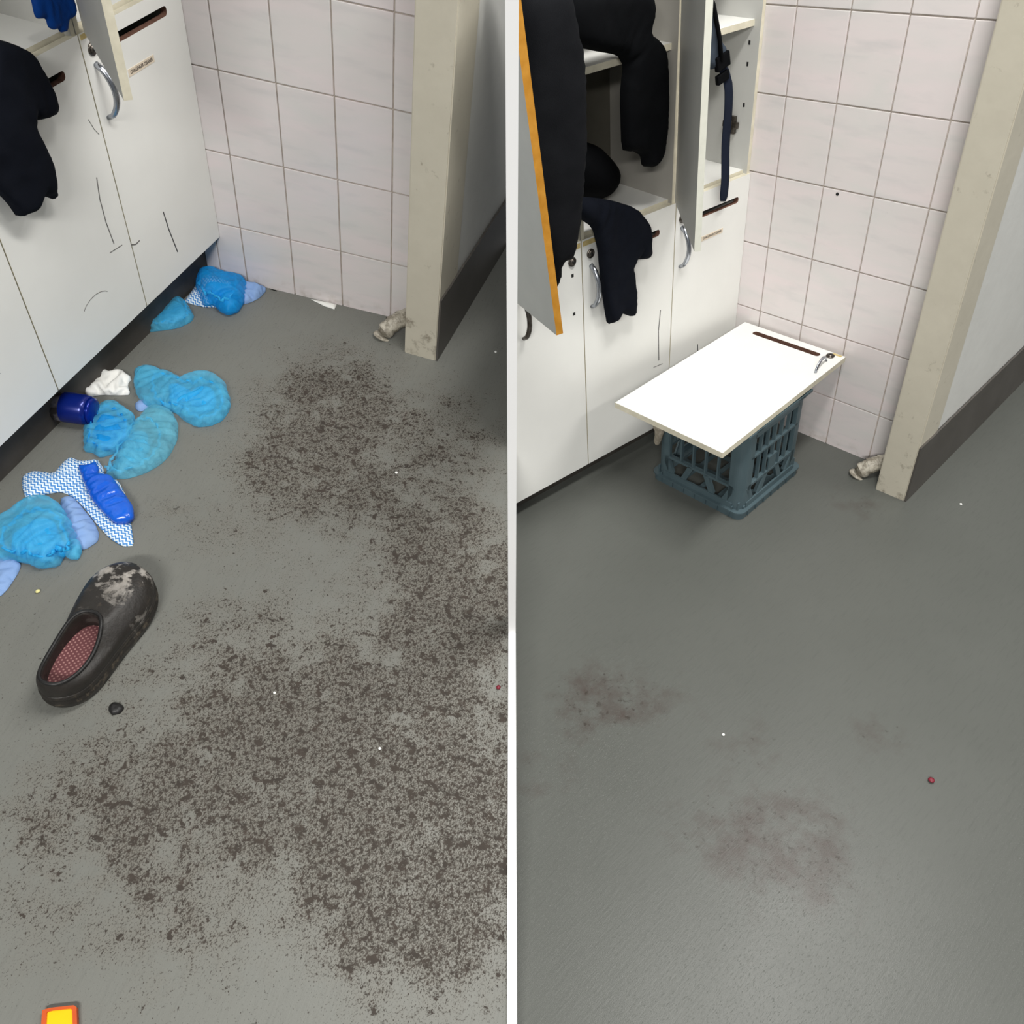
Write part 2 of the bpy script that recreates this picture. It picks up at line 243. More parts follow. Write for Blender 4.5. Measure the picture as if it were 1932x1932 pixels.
m = M('partition_paint'); m.col(m.mix(m.noise(8,3),(246,246,246),(252,252,252))); m.set(Roughness=.8); PART = m.m
CRATE = plain('teal_plastic',(74,91,97),.42,var=7,scale=8); 
def clogm():
    m = M('worn_black_foam'); n_ = m.noise(15,6,.65,dist=.4); s = m.n('ShaderNodeSeparateXYZ'); m.l(m.obj(),s.inputs[0])
    toe = m.math('MULTIPLY',m.math('SUBTRACT',s.outputs[1],.20,clamp=True),5.5,clamp=True)
    up = m.math('MULTIPLY',m.math('SUBTRACT',s.outputs[2],.055,clamp=True),18,clamp=True)
    k = m.math('MULTIPLY',m.math('SUBTRACT',m.math('ADD',n_,m.math('MULTIPLY',m.math('MULTIPLY',toe,up),.14)),.60),14,clamp=True)
    c = m.mix(m.noise(30,4),(22,20,19),(46,42,38)); c = m.mix(m.math('MULTIPLY',m.math('MULTIPLY',k,toe),.85), c, m.mix(m.noise(70,3),(150,142,132),(208,204,198)))
    k2 = m.math('MULTIPLY',m.math('SUBTRACT',m.noise(26,5,.7),.60,clamp=True),5,clamp=True); c = m.mix(m.math('MULTIPLY',k2,.45),c,(104,92,78))
    lowb = m.math('MULTIPLY',m.math('SUBTRACT',.07,s.outputs[2],clamp=True),30,clamp=True); k3 = m.math('MULTIPLY',m.math('MULTIPLY',m.math('SUBTRACT',m.noise(34,5,.7),.5,clamp=True),6,clamp=True),lowb); c = m.mix(m.math('MULTIPLY',k3,.5),c,(120,108,90))
    m.col(c); m.set(Roughness=.5); m.bump(m.math('ADD',n_,m.noise(90,3)),.25,.004); return m.m
CLOG = clogm(); CLOGP = plain('black_foam',(26,25,25),.5,var=5,scale=30,bump=.2)
m = M('dotted_insole'); vo = m.n('ShaderNodeSeparateXYZ'); m.l(m.mapv((85,85,85),(0,0,.6)),vo.inputs[0])
q = m.math('MULTIPLY',m.math('SINE',m.math('MULTIPLY',vo.outputs[0],3.9)),m.math('SINE',m.math('MULTIPLY',vo.outputs[1],3.9))); q = m.math('GREATER_THAN',m.math('ABSOLUTE',q),.72)
m.col(m.mix(q,(94,52,55),(150,110,106))); m.set(Roughness=.8); INSOLE = m.m
YEL = plain('yellow_plastic',(255,190,0),.4,var=6); ORR = plain('orange_plastic',(196,84,30),.5,var=10)
# ---------------------------------------------------------------- builders
def obj(name, bm, mats, parent=None, smooth=False, mw=None):
    me = bpy.data.meshes.new(name); bmesh.ops.recalc_face_normals(bm, faces=bm.faces) if not getattr(bm,'_keep',0) else None
    if smooth:
        for f in bm.faces: f.smooth = True
    bm.to_mesh(me); bm.free()
    for x in (mats if isinstance(mats,(list,tuple)) else [mats]): me.materials.append(x)
    o = bpy.data.objects.new(name, me); C.objects.link(o)
    if parent: o.parent = parent
    if mw is not None: o.matrix_world = mw
    return o
def thing(name, label, cat, frame, loc=(0,0,0), rz=0, group=None):
    o = bpy.data.objects.new(name, None); C.objects.link(o); o.empty_display_size = .05
    o.matrix_world = frame @ Matrix.Translation(loc) @ Matrix.Rotation(rz,4,'Z')
    return tag(o,label,cat,group)
def tag(o,label,cat,group=None):
    o['label'] = label; o['category'] = cat
    if group: o['group'] = group
    return o
def struct(name, bm, mats, frame, smooth=False):
    o = obj(name,bm,mats,None,smooth,frame); o['kind'] = 'structure'; return o
def box(bm, x0,x1,y0,y1,z0,z1, bev=0, mi=0, rot=None, piv=None):
    vs = [bm.verts.new((x,y,z)) for x in (x0,x1) for y in (y0,y1) for z in (z0,z1)]
    if rot is not None:
        pv = Vector(piv if piv else ((x0+x1)/2,(y0+y1)/2,(z0+z1)/2))
        for v in vs: v.co = pv + rot @ (v.co-pv)
    fs = []
    for q in ((0,1,3,2),(4,6,7,5),(0,4,5,1),(2,3,7,6),(0,2,6,4),(1,5,7,3)):
        f = bm.faces.new([vs[i] for i in q]); f.material_index = mi; fs.append(f)
    if bev:
        es = set(e for f in fs for e in f.edges)
        bmesh.ops.bevel(bm, geom=list(es), offset=bev, segments=2, affect='EDGES', profile=.6)
    return fs
def board(bm, x0,x1,y0,y1,z0,z1, edge=1, bev=.0012):
    """a laminate board: broad faces white, narrow edges carry the edging tape"""
    d = (x1-x0,y1-y0,z1-z0); ax = d.index(min(d)); fs = box(bm,x0,x1,y0,y1,z0,z1)
    for f in fs:
        f.normal_update()
        if abs(f.normal[ax]) < .5: f.material_index = edge
def plate(bm, outer, holes, t, mp, me_=1, mh=2):
    """flat plate with real cut-outs; outline points are (a,b), mp(a,b,c) places them, c runs 0..-t"""
    loops = [outer]+holes; tri = geometry.tessellate_polygon([[Vector((a,b,0)) for a,b in lp] for lp in loops])
    pts = [p for lp in loops for p in lp]
    F = [bm.verts.new(mp(a,b,0)) for a,b in pts]; B = [bm.verts.new(mp(a,b,-t)) for a,b in pts]
    for t3 in tri:
        try: bm.faces.new([F[i] for i in t3]); bm.faces.new([B[i] for i in reversed(t3)])
        except ValueError: pass
    s = 0
    for li,lp in enumerate(loops):
        n = len(lp)
        for i in range(n):
            j = (i+1)%n; f = bm.faces.new([F[s+i],F[s+j],B[s+j],B[s+i]]); f.material_index = me_ if li == 0 else mh
        s += n
def stadium(a0,a1,b0,b1,r=None,n=5):
    r = r or (b1-b0)*.42; out = []
    for cx,cy,s in ((a1-r,b1-r,0),(a0+r,b1-r,90),(a0+r,b0+r,180),(a1-r,b0+r,270)):
        for i in range(n+1):
            t = math.radians(s+90*i/n); out.append((cx+r*math.cos(t),cy+r*math.sin(t)))
    return out
def tube(bm, pts, r, seg=10, flat=1.0, cap=True, mi=0):
    pts = [Vector(p) for p in pts]; rings = []; up = None
    for i,p in enumerate(pts):
        t = (pts[min(i+1,len(pts)-1)]-pts[max(i-1,0)]).normalized()
        if up is None: up = t.orthogonal().normalized()
        up = (up - t*up.dot(t)).normalized(); sd = t.cross(up)
        rr = r[i] if isinstance(r,(list,tuple)) else r
        rings.append([bm.verts.new(p+up*rr*math.cos(2*math.pi*k/seg)+sd*rr*flat*math.sin(2*math.pi*k/seg)) for k in range(seg)])
    for a,b in zip(rings,rings[1:]):
        for k in range(seg):
            f = bm.faces.new([a[k],a[(k+1)%seg],b[(k+1)%seg],b[k]]); f.material_index = mi
    if cap:
        for rg in (rings[0][::-1],rings[-1]): f = bm.faces.new(rg); f.material_index = mi
def inside(p, poly):
    x,y = p; c = False; n = len(poly)
    for i in range(n):
        x1,y1 = poly[i]; x2,y2 = poly[i-1]
        if (y1>y)!=(y2>y) and x < (x2-x1)*(y-y1)/(y2-y1)+x1: c = not c
    return c
def dist(p, poly):
    P = Vector(p); b = 9
    for i in range(len(poly)):
        A = Vector(poly[i-1]); d = Vector(poly[i])-A; t = max(0,min(1,(P-A).dot(d)/max(d.length_squared,1e-12))); b = min(b,(P-A-d*t).length)
    return b
def smooth_poly(poly, it=1, q=.16):
    for _ in range(it):
        o = []
        for i in range(len(poly)):
            a = poly[i]; b = poly[(i+1)%len(poly)]; o += [(a[0]*(1-q)+b[0]*q,a[1]*(1-q)+b[1]*q),(a[0]*q+b[0]*(1-q),a[1]*q+b[1]*(1-q))]
        poly = o
    return poly
def settle(vs, fs, rim, z, ex=(1.15,1.15), steps=160, press=0.0, smooth=.06, lo=None, hi=None, seed=0, shrink=1.0, zk=.0):
    '''relax a sheet that is larger than its outline, so that the surplus buckles into real creases'''
    V = np.array([(v[0],v[1],q) for v,q in zip(vs,z)],float); E = set(); opp = {}
    for f in fs:
        for i in range(3):
            k = tuple(sorted((f[i],f[(i+1)%3]))); E.add(k); opp.setdefault(k,[]).append(f[(i+2)%3])
    B = [tuple(o) for o in opp.values() if len(o) == 2]; E = np.array(sorted(E)); B = np.array(B)
    d0 = V[E[:,0],:2]-V[E[:,1],:2]; rest = np.sqrt((d0[:,0]*ex[0])**2+(d0[:,1]*ex[1])**2)
    db = V[B[:,0],:2]-V[B[:,1],:2]; rb = np.sqrt((db[:,0]*ex[0])**2+(db[:,1]*ex[1])**2)
    n = len(V); fixed = np.zeros(n,bool); fixed[list(rim)] = True; P0 = V.copy(); rs = np.random.RandomState(seed)
    V[~fixed,2] += rs.normal(0,.004,(~fixed).sum()); V[~fixed,:2] += rs.normal(0,.0012,((~fixed).sum(),2)); z0 = P0[:,2].copy()
    val = np.zeros(n); np.add.at(val,E[:,0],1); np.add.at(val,E[:,1],1); vb = np.zeros(n); np.add.at(vb,B[:,0],1); np.add.at(vb,B[:,1],1); vb[vb==0] = 1
    vel = np.zeros_like(V)
    for it in range(steps):
        old = V.copy(); V = V+vel*.90; V[:,2] += press
        if zk: V[:,2] += (z0-V[:,2])*zk
        for _ in range(3):
            for Q,r_,vl,w_ in ((E,rest,val,1.3),(B,rb,vb,.35)):
                d = V[Q[:,0]]-V[Q[:,1]]; L = np.maximum(np.linalg.norm(d,axis=1),1e-7); c = d*((r_-L)/L*.5*w_)[:,None]
                acc = np.zeros_like(V); np.add.at(acc,Q[:,0],c); np.add.at(acc,Q[:,1],-c); V = V+acc/vl[:,None]*1.6
            V[fixed] = P0[fixed]
        acc = np.zeros_like(V); np.add.at(acc,E[:,0],V[E[:,1]]); np.add.at(acc,E[:,1],V[E[:,0]]); V = V+(acc/val[:,None]-V)*smooth
        if lo is not None: V[:,2] = np.maximum(V[:,2],lo)
        if hi is not None: V[:,2] = np.minimum(V[:,2],hi+.15*(V[:,2]-hi))
        V[fixed] = P0[fixed]; vel = np.clip(V-old,-.004,.004)
    return V
def puffy(poly, res, top, bot, mp, rnd=1, uvrot=0.0, jit=.3, sim=None, shell=0):
    """closed cushion / crumpled sheet: top(a,b,d) and bot(a,b,d) give the two surfaces, d = distance to the outline"""
    poly = smooth_poly(poly,rnd) if rnd else poly; bd = []
    for i in range(len(poly)):
        A = Vector(poly[i]); B = Vector(poly[(i+1)%len(poly)]); n = max(1,round((B-A).length/res))
        bd += [tuple(A.lerp(B,k/n)) for k in range(n)]
    xs = [p[0] for p in bd]; ys = [p[1] for p in bd]; ins = []; rn = random.Random(3)
    y = min(ys); row = 0
    while y < max(ys):
        x = min(xs)+(row%2)*res*.5
        while x < max(xs):
            p = (x+rn.uniform(-jit,jit)*res*.5, y+rn.uniform(-jit,jit)*res*.5)
            if inside(p,bd) and dist(p,bd) > res*.55: ins.append(p)
            x += res
        y += res*.87; row += 1
    n = len(bd); vs,es,fs,_,_,_ = geometry.delaunay_2d_cdt([Vector(p) for p in bd+ins],[(i,(i+1)%n) for i in range(n)],[],1,1e-6)
    bm = bmesh.new(); T = []; Bt = []; uvl = bm.loops.layers.uv.new('UVMap'); U = {}
    cnt = {}
    for f in fs:
        for i in range(3):
            k = tuple(sorted((f[i],f[(i+1)%3]))); cnt[k] = cnt.get(k,0)+1
    rim = set(i for k,c in cnt.items() if c == 1 for i in k)
    c_,s_ = math.cos(uvrot),math.sin(uvrot); ds = [dist(v,bd) if i not in rim else 0.0 for i,v in enumerate(vs)]; tz = [top(v[0],v[1],d) for v,d in zip(vs,ds)]
    pos = settle(vs,fs,rim,tz,**sim) if sim else [(v[0],v[1],q) for v,q in zip(vs,tz)]
    for i,v in enumerate(vs):
        d = ds[i]; t = bm.verts.new(mp(*[float(q) for q in pos[i]])); U[t] = (v[0]*c_-v[1]*s_, v[0]*s_+v[1]*c_); T.append(t)
        b = bm.verts.new(mp(v[0],v[1],bot(v[0],v[1],d)) if not (sim and shell) else mp(float(pos[i][0]),float(pos[i][1]),float(pos[i][2])-shell)); U[b] = U[t]; Bt.append(b)
    for f in fs:
        bm.faces.new([T[i] for i in f]); bm.faces.new([Bt[i] for i in reversed(f)])
    for f in fs:
        for i in range(3):
            a,b = f[i],f[(i+1)%3]
            if cnt[tuple(sorted((a,b)))] == 1: bm.faces.new([T[b],T[a],Bt[a],Bt[b]])
    for f in bm.faces:
        for lp in f.loops: lp[uvl].uv = U[lp.vert]
    return bm
def nz(x,y,s,z=0,o=4): return noise.fractal(Vector((x*s,y*s,z)),.8,2.1,o)
def ridge(x,y,s,z=0): return 1-abs(noise.noise(Vector((x*s,y*s,z))))*2.2
def prof(d,R): t = min(d/R,1); return math.sqrt(max(0,1-(1-t)**2))
def crumple(x,y,s,z):
    x2 = x+.05*nz(x,y,6,z+5,2); y2 = y+.05*nz(x,y,6,z+7,2)
    return .42*ridge(x2,y2,s,z)+.32*ridge(x2,y2,s*2.2,z+9)+.22*ridge(x,y,s*4.5,z+3)+.08*nz(x,y,s*6,z)
FL = lambda a,b,c: (a,b,c)              # lies on the floor
HG = lambda a,b,c: (c,a,b)              # hangs: a along the lockers, b up, c out into the room
def seat(pts, loc): return [(a-loc[0],b-loc[1]) for a,b in pts]
def ctr(pts): return (sum(p[0] for p in pts)/len(pts), sum(p[1] for p in pts)/len(pts))
# ================================================================= SETTING
def grid_floor(name, x0,x1,y0,y1, mat, frame, blobs, st=.02):
    nx = int((x1-x0)/st); ny = int((y1-y0)/st); vs = []; fs = []; dv = []
    for j in range(ny+1):
        for i in range(nx+1):
            x = x0+(x1-x0)*i/nx; y = y0+(y1-y0)*j/ny; vs.append((x,y,0)); d = 0
            for bx,by,r,a in blobs:
                q = ((x-bx)**2+(y-by)**2)/(r*r)
                if q < 6: d += a*math.exp(-q)
            dv.append(min(d,1.25))
    for j in range(ny):
        for i in range(nx):
            a = j*(nx+1)+i; fs.append((a,a+1,a+nx+2,a+nx+1))
    me = bpy.data.meshes.new(name); me.from_pydata(vs,[],fs); at = me.attributes.new('dirt','FLOAT','POINT'); at.data.foreach_set('value',dv)
    me.materials.append(mat); o = bpy.data.objects.new(name,me); C.objects.link(o); o.matrix_world = frame; o['kind'] = 'structure'; return o
DSZ = [(.13,1.2),(.16,1.25),(.17,1.15),(.16,.8),(.11,1.3),(.13,1.3),(.16,.65),(.2,.95),(.17,.85),(.2,.75),(.13,.35),(.07,.4),(.1,.55),(.08,.35),(.15,.75),(.13,.8),(.16,.6),(.18,.8),(.17,.85),(.12,.5),(.17,.9),(.15,.85),(.16,.85),(.18,.8),(.18,.95),(.2,.95),(.12,.4),(.16,.8),(.17,.8),(.09,.9),(.13,.6),(.16,.75),(.07,.6),(.1,.35)]
grid_floor('floor_left',-.8,2.6,-3.3,2.6,FLOORL,BL,[(x,y,r*1.3,a*.62) for (x,y),(r,a) in zip(D['dirt'],DSZ)])
grid_floor('floor_right',-1.2,3.4,-3.6,2.6,FLOORR,BR,[(x,y,.14,.9) for x,y in D['dirtR']],.03)
def tiled(name, frame, a, W, hb, h, nrow, x1, x0c):
    bm = bmesh.new(); box(bm,-.11,x1,.006,.10,-.02,hb+h*nrow+.02,mi=1); g = .0024
    xs = [x0c]+[a+W*k for k in range(-3,0)]+[a+W*k for k in range(0,8)]; xs = sorted(set(round(v,5) for v in xs if v < x1-.02 and v > -.11))+[x1]; xs = [-.11]+xs
    zs = [-.01]+[hb+h*k for k in range(nrow+1)]
    for i in range(len(xs)-1):
        for j in range(len(zs)-1):
            if xs[i+1]-xs[i] < .02: continue
            box(bm,xs[i]+g,xs[i+1]-g,0,.012,zs[j]+g,zs[j+1]-g,bev=.0022)
    struct(name,bm,[tile_mat(name+'_tile',a,W,hb,h),GROUT],frame)
# left bay
def corner_block(sfx, frame, xp, yp, wp, pa, wa, xs, hs, hz, wl, hwall):
    p0 = Vector((xp,yp)); e = Vector((math.cos(pa),math.sin(pa))); p1 = p0+e*wp; wd = Vector((math.sin(wa),math.cos(wa))); nr = Vector((wd.y,-wd.x))
    def prism(pts,z0,z1,bev=0):
        bm = bmesh.new(); lo = [bm.verts.new((p.x,p.y,z0)) for p in pts]; hi = [bm.verts.new((p.x,p.y,z1)) for p in pts]; n = len(pts)
        bm.faces.new(lo[::-1]); bm.faces.new(hi)
        for i in range(n): bm.faces.new([lo[i],lo[(i+1)%n],hi[(i+1)%n],hi[i]])
        if bev: bmesh.ops.bevel(bm,geom=[ed for ed in bm.edges if abs(ed.verts[0].co.z-ed.verts[1].co.z)>.1],offset=bev,segments=2,affect='EDGES')
        return bm
    struct('wall_pillar_'+sfx, prism([p0,p1,p1+wd*xs,p0+wd*(xs+.1)],0,hwall,.004),PILLAR,frame)
    q0 = p1+wd*xs-nr*.004; q1 = q0+wd*wl
    struct('wall_side_'+sfx, prism([q0,q1,q1-nr*.08,q0-nr*.08],0,hwall),PLASTER,frame)
    # dark vinyl skirting, its top edge torn and uneven
    bm = bmesh.new(); L = xs+wl; n = int(L/.012); F=[];T=[]; 
    for i in range(n+1):
        s = L*i/n; z = hs+.003*nz(s,0,14)+.003*(nz(s,3,60)>.2)
        a = p1+wd*s; b = a+nr*.0075
        F.append((bm.verts.new((b.x,b.y,0)),bm.verts.new((b.x,b.y,z)))); T.append((bm.verts.new((a.x,a.y,0)),bm.verts.new((a.x,a.y,z))))
    for i in range(n):
        bm.faces.new([F[i][0],F[i+1][0],F[i+1][1],F[i][1]]); bm.faces.new([F[i][1],F[i+1][1],T[i+1][1],T[i][1]]); bm.faces.new([T[i][0],T[i][1],T[i+1][1],T[i+1][0]])
    bm.faces.new([F[0][0],F[0][1],T[0][1],T[0][0]]); bm.faces.new([F[n][0],T[n][0],T[n][1],F[n][1]])
    struct('baseboard_'+sfx, bm, SKIRT, frame)
aL,wL,hbL,hL = XL[0],.2,XL[2],XL[1]; aR,hbR,hR = XR[0],XR[2],XR[1]
tiled('wall_back_left',BL,aL,.2,hbL,hL,5,XL[7]+.06,-.02)
tiled('wall_back_right',BR,aR,.2,hbR,hR,7,XR[7]+.06,-.02)
corner_block('left',BL,XL[7],-XL[9],XL[8],XL[14],XL[12],XL[11],XL[10],0,1.6,1.5)
corner_block('right',BR,XR[7],-XR[9],XR[8],XR[14],XR[12],XR[11],XR[10],0,1.7,2.0)
for sfx,fr,zb,x in (('1',LL,XL[5],-.075),('2',LR,XR[5],-.07)):
    bm = bmesh.new(); box(bm,x-.02,x,-1.75,.05,0,zb+.005); struct('trim_'+sfx,bm,PLINTH,fr)
# white divider between the two bays: low upstand with one slim upright at the lockers
def floor_z(B,y):   # height of a bay's floor above world y on the line x = 0
    n = (B.to_3x3() @ Vector((0,0,1))).normalized(); o = B.translation; return o.z-(n.x*(0-o.x)+n.y*(y-o.y))/n.z
bm = bmesh.new(); t = .0075; ys = [-.25+.015*i for i in range(260)]; YW = 1.02
prof_ = [(y,min(floor_z(BL,y),floor_z(BR,y))-.03) for y in ys]; topp = [(y,max(floor_z(BL,y),floor_z(BR,y))+.008 if (y < YW or y > YW+.03) else 1.24) for y in ys]
ring = prof_+topp[::-1]; a = [bm.verts.new((-t,y,z)) for y,z in ring]; b = [bm.verts.new((t,y,z)) for y,z in ring]
n = len(ring); hn = len(ys)
for i in range(hn-1):
    for vs_ in (a,b):
        q = [vs_[i],vs_[i+1],vs_[n-2-i],vs_[n-1-i]]; bm.faces.new(q)
for i in range(n): j=(i+1)%n; bm.faces.new([a[i],b[i],b[j],a[j]])
part_ = struct('wall_partition',bm,PART,Matrix.Identity(4)); part_['noclip'] = 1
# ================================================================= LOCKERS
def handle(bm, y, z0, z1, out=.045, x=0, r=.006):
    pts = []
    for i in range(15):
        t_ = i/14; pts.append((x+out*math.sin(math.pi*t_)**.6,y,z0+(z1-z0)*t_))
    tube(bm,pts,r,8,1.5)
def strip_mark(bm, pts, wd):
    for (y0,z0),(y1,z1) in zip(pts,pts[1:]):
        d = Vector((y1-y0,z1-z0)).normalized()*wd*.5; n_ = Vector((-d.y,d.x))
        q = [(y0+n_.x,z0+n_.y),(y0-n_.x,z0-n_.y),(y1-n_.x,z1-n_.y),(y1+n_.x,z1+n_.y)]
        F = [bm.verts.new((.0008,p[0],p[1])) for p in q]; B_ = [bm.verts.new((-.0005,p[0],p[1])) for p in q]
        bm.faces.new(F); bm.faces.new(B_[::-1])
        for i in range(4): bm.faces.new([F[i],F[(i+1)%4],B_[(i+1)%4],B_[i]])
def lock(bm,x,y,z,r=.017):
    for r0,x0,x1,mi in ((r,0,.004,0),(r*.72,.004,.008,0),(r*.3,.008,.0095,1)):
        rg = [[bm.verts.new((x+xx,y+r0*math.cos(k*math.pi/10),z+r0*math.sin(k*math.pi/10))) for k in range(20)] for xx in (x0,x1)]
        for k in range(20): f = bm.faces.new([rg[0][k],rg[0][(k+1)%20],rg[1][(k+1)%20],rg[1][k]]); f.material_index = mi
        f = bm.faces.new(rg[1]); f.material_index = mi; bm.faces.new(rg[0][::-1])
def door_flat(par, name, y0, y1, z0, z1, slot, hnd=None, lk=None, mats=None):
    """door leaf lying in the plane x=0, y0<y1; slot=(ya,yb,za,zb)"""
    bm = bmesh.new(); g = .0018
    holes = [stadium(slot[0],slot[1],slot[2],slot[3])] if slot else []
    plate(bm,[(y0+g,z0),(y1-g,z0),(y1-g,z1),(y0+g,z1)],holes,.021,lambda a,b,c:(c,a,b))
    d = obj(name,bm,mats or [WHITE,EDGE,MDF],par)
    if hnd:
        bm = bmesh.new(); handle(bm,*hnd); h = obj('handle',bm,METAL,d,True); h['label'] = 'curved silver bow handle'
    if lk: bm = bmesh.new(); lock(bm,0,*lk); obj('lock',bm,[DARKMET,BLACK],d,True)
    return d
def locker(frame, label, y0, y1, zb, zt, ztop, shelf, slot, hnd, lk, group):
    dep = .52 if group == G1 else .36; shaded_in = group == G2 and y0 < -.1; sp_ = SHADESIDE if shaded_in else GREYIN  # right bay's middle and end lockers get the shade-darkened panels
    """y0 = the side towards the tiled wall, y1 = the far side (more negative)"""
    t = thing('locker',label,'locker',frame,(0,y0,0),group=group); yy = y1-y0; e = .0015
    for a,b in ((-.018,-e),(yy+e,yy+.018)):
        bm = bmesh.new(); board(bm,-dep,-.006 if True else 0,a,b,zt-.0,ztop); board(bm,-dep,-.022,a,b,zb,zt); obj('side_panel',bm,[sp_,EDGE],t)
    bm = bmesh.new(); board(bm,-dep,-dep+.015,yy+.018,-.018,zb,ztop); obj('back_panel',bm,[SHADEBACK if shaded_in else GREYIN,EDGE],t)
    bm = bmesh.new(); board(bm,-dep+.015,-.022,yy+.018,-.018,zb,zb+.02); obj('bottom_panel',bm,[GREYIN,EDGE],t)
    bm = bmesh.new(); board(bm,-dep+.015,-.026,yy+.018,-.018,zt-.008,zt+.012); obj('shelf',bm,[WHITE,EDGE],t)
    bm = bmesh.new(); board(bm,-dep,-.006,yy+e,-e,ztop-.001,ztop+.018); obj('top_panel',bm,[GREYIN,EDGE],t)
    if shelf: bm = bmesh.new(); board(bm,-dep+.015,-.035,yy+.018,-.018,shelf,shelf+.021); obj('shelf',bm,[WHITE,EDGE],t)
    sl = (slot[0]-y0,slot[1]-y0,slot[2],slot[3]); hh = (hnd[0]-y0,)+hnd[1:] if hnd else None; ll = (lk[0]-y0,lk[1]) if lk else None
    d = door_flat(t,'lower_door',yy,0,zb,zt,sl,hh,ll); d['label'] = 'closed white lower door with a slot cut near its top'
    return t,d
def open_door(par, hy, ang, width, z0, z1, mats, tilt=0, slot=False):
    """upper door swung out about a hinge at (0,hy); ang measured from straight out into the room, positive towards the viewer"""
    bm = bmesh.new(); holes = [stadium(.05,width-.09,z0+.9,z0+.925)] if slot else []
    dx,dy = math.cos(ang),-math.sin(ang); nx,ny = -dy,dx
    plate(bm,[(0.002,z0),(width,z0),(width,z1),(0.002,z1)],[],.021,lambda a,b,c:(a*dx-c*nx, hy+a*dy-c*ny-(b-z0)*tilt, b))
    return obj('upper_door',bm,mats,par)
zbL,ztL,zbR,ztR = XL[5],XL[6],XR[5],XR[6]
G1 = 'white lockers in the left bay'; G2 = 'white lockers in the right bay'
# left bay
tA,dA = locker(LL,'white locker beside the tiled wall in the dirty bay, lower door carrying a name sticker',0,-.4955,zbL,ztL,1.6,None,(-.345,-.085,.992,1.020),(-.457,.824,.975),(-.455,1.013),G1)
open_door(tA,-.470,.757,.427,ztL,1.58,[GREYIN,EDGE,MDF])
tB,dB = locker(LL,'middle white locker in the dirty bay with a dark jacket hanging over its door',-.4965,-.978,zbL,ztL,1.6,None,(-.86,-.583,.976,1.001),None,None,G1)
tC,dC = locker(LL,'white locker at the left end of the row, mostly cut off, above the blue can',-.979,-1.46,zbL,ztL,1.6,None,(-1.32,-1.06,.976,1.001),(-1.42,.824,.975),None,G1)
# right bay
rA,eA = locker(LR,'white locker beside the tiled wall in the clean bay, bag strap hanging out',0,-.411,zbR,ztR,1.9,1.585,(-.335,-.06,.975,.999),(-.377,.81,.972),(-.376,1.005),G2)
open_door(rA,-.416,.653,.446,ztR,1.88,[GREYIN,EDGEW,MDF],.02)
rB,eB = locker(LR,'middle white locker in the clean bay, doorless above and stuffed with black clothes',-.412,-.878,zbR,ztR,1.9,1.585,(-.80,-.494,.974,.999),(-.838,.807,.972),(-.838,1.015),G2)
rC,eC = locker(LR,'left end white locker in the clean bay with an orange-edged open upper door',-.879,-1.345,zbR,ztR,1.9,1.585,(-1.30,-1.0,.974,.999),None,(-.924,1.012),G2)
bm = bmesh.new(); hx,hy = .002,-1.288+.879; fx,fy = .467,-1.37+.879; dv = Vector((fx-hx,fy-hy)); wv_ = dv.length; dv.normalize(); nv = Vector((-dv.y,dv.x))
plate(bm,[(0,ztR),(wv_,ztR),(wv_,1.95),(0,1.95)],[],.022,lambda a,b,c:(hx+a*dv.x-c*nv.x,hy+a*dv.y-c*nv.y-(b-ztR)*.083,b)); o = obj('upper_door',bm,[plain('pale_grey_laminate',(206,208,204),.45,var=4),ORANGE,MDF],rC); o['label'] = 'open door leaf with orange edging'
# details on doors
def scr(door, y0, pts, wd, mat): bm = bmesh.new(); strip_mark(bm,[(a-y0,b) for a,b in pts],wd); obj('scuff_mark',bm,mat,door)
s = D['scrL']; scr(dB,-.4965,s[0:4],.0035,SCUFF); scr(dA,0,s[4:7],.0042,SCUFFD); scr(dB,-.4965,s[7:9],.0025,SCUFF); scr(dA,0,[(-.497,.428),(-.475,.418),(-.453,.42)],.004,SCUFF); scr(dB,-.4965,[(-.541,.853),(-.528,.82),(-.513,.798)],.0016,SCUFF)
s = D['scrR']; scr(eB,-.412,s[0:3],.004,SCUFF); scr(eA,0,s[3:5],.004,SCUFFD); scr(eB,-.412,s[5:7],.0025,SCUFF)
def arc_mark(door,y0,cy,cz,r,t0,t1,mat=SCUFF,wd=.0016): scr(door,y0,[(cy+r*math.cos(t0+(t1-t0)*k/9),cz+r*.6*math.sin(t0+(t1-t0)*k/9)) for k in range(10)],wd,mat)
arc_mark(dB,-.4965,-.72,.33,.07,.5,2.6); arc_mark(dC,-.979,-1.13,.35,.06,1.8,3.3)
def sticker(door,y0,ya,yb,zc,hh,tilt=0):
    bm = bmesh.new(); box(bm,-.0005,.0012,ya-y0,yb-y0,zc-hh,zc+hh); st_ = obj('name_sticker',bm,STICK,door); st_['label'] = 'small cream name sticker'
    fc = bpy.data.curves.new('lettering','FONT'); fc.body = 'CHALLENGER CLEANER'; fc.size = hh*1.35; fc.extrude = .0003; fc.align_x = 'CENTER'; fc.align_y = 'CENTER'
    tmp = bpy.data.objects.new('lettering',fc); C.objects.link(tmp); dg = bpy.context.evaluated_depsgraph_get(); dg.update(); me = bpy.data.meshes.new_from_object(tmp.evaluated_get(dg)); bpy.data.objects.remove(tmp)
    wtxt = max(v.co.x for v in me.vertices)-min(v.co.x for v in me.vertices); k = (yb-ya)*.86/wtxt
    me.transform(Matrix(((0,0,1,.0016),(k,0,0,(ya+yb)/2-y0),(0,1,0,zc),(0,0,0,1)))); me.materials.clear(); me.materials.append(INK)
    o = bpy.data.objects.new('lettering',me); C.objects.link(o); o.parent = st_
sticker(dA,0,-.325,-.192,.903,.0105); sticker(eA,0,-.262,-.140,.887,.0095)
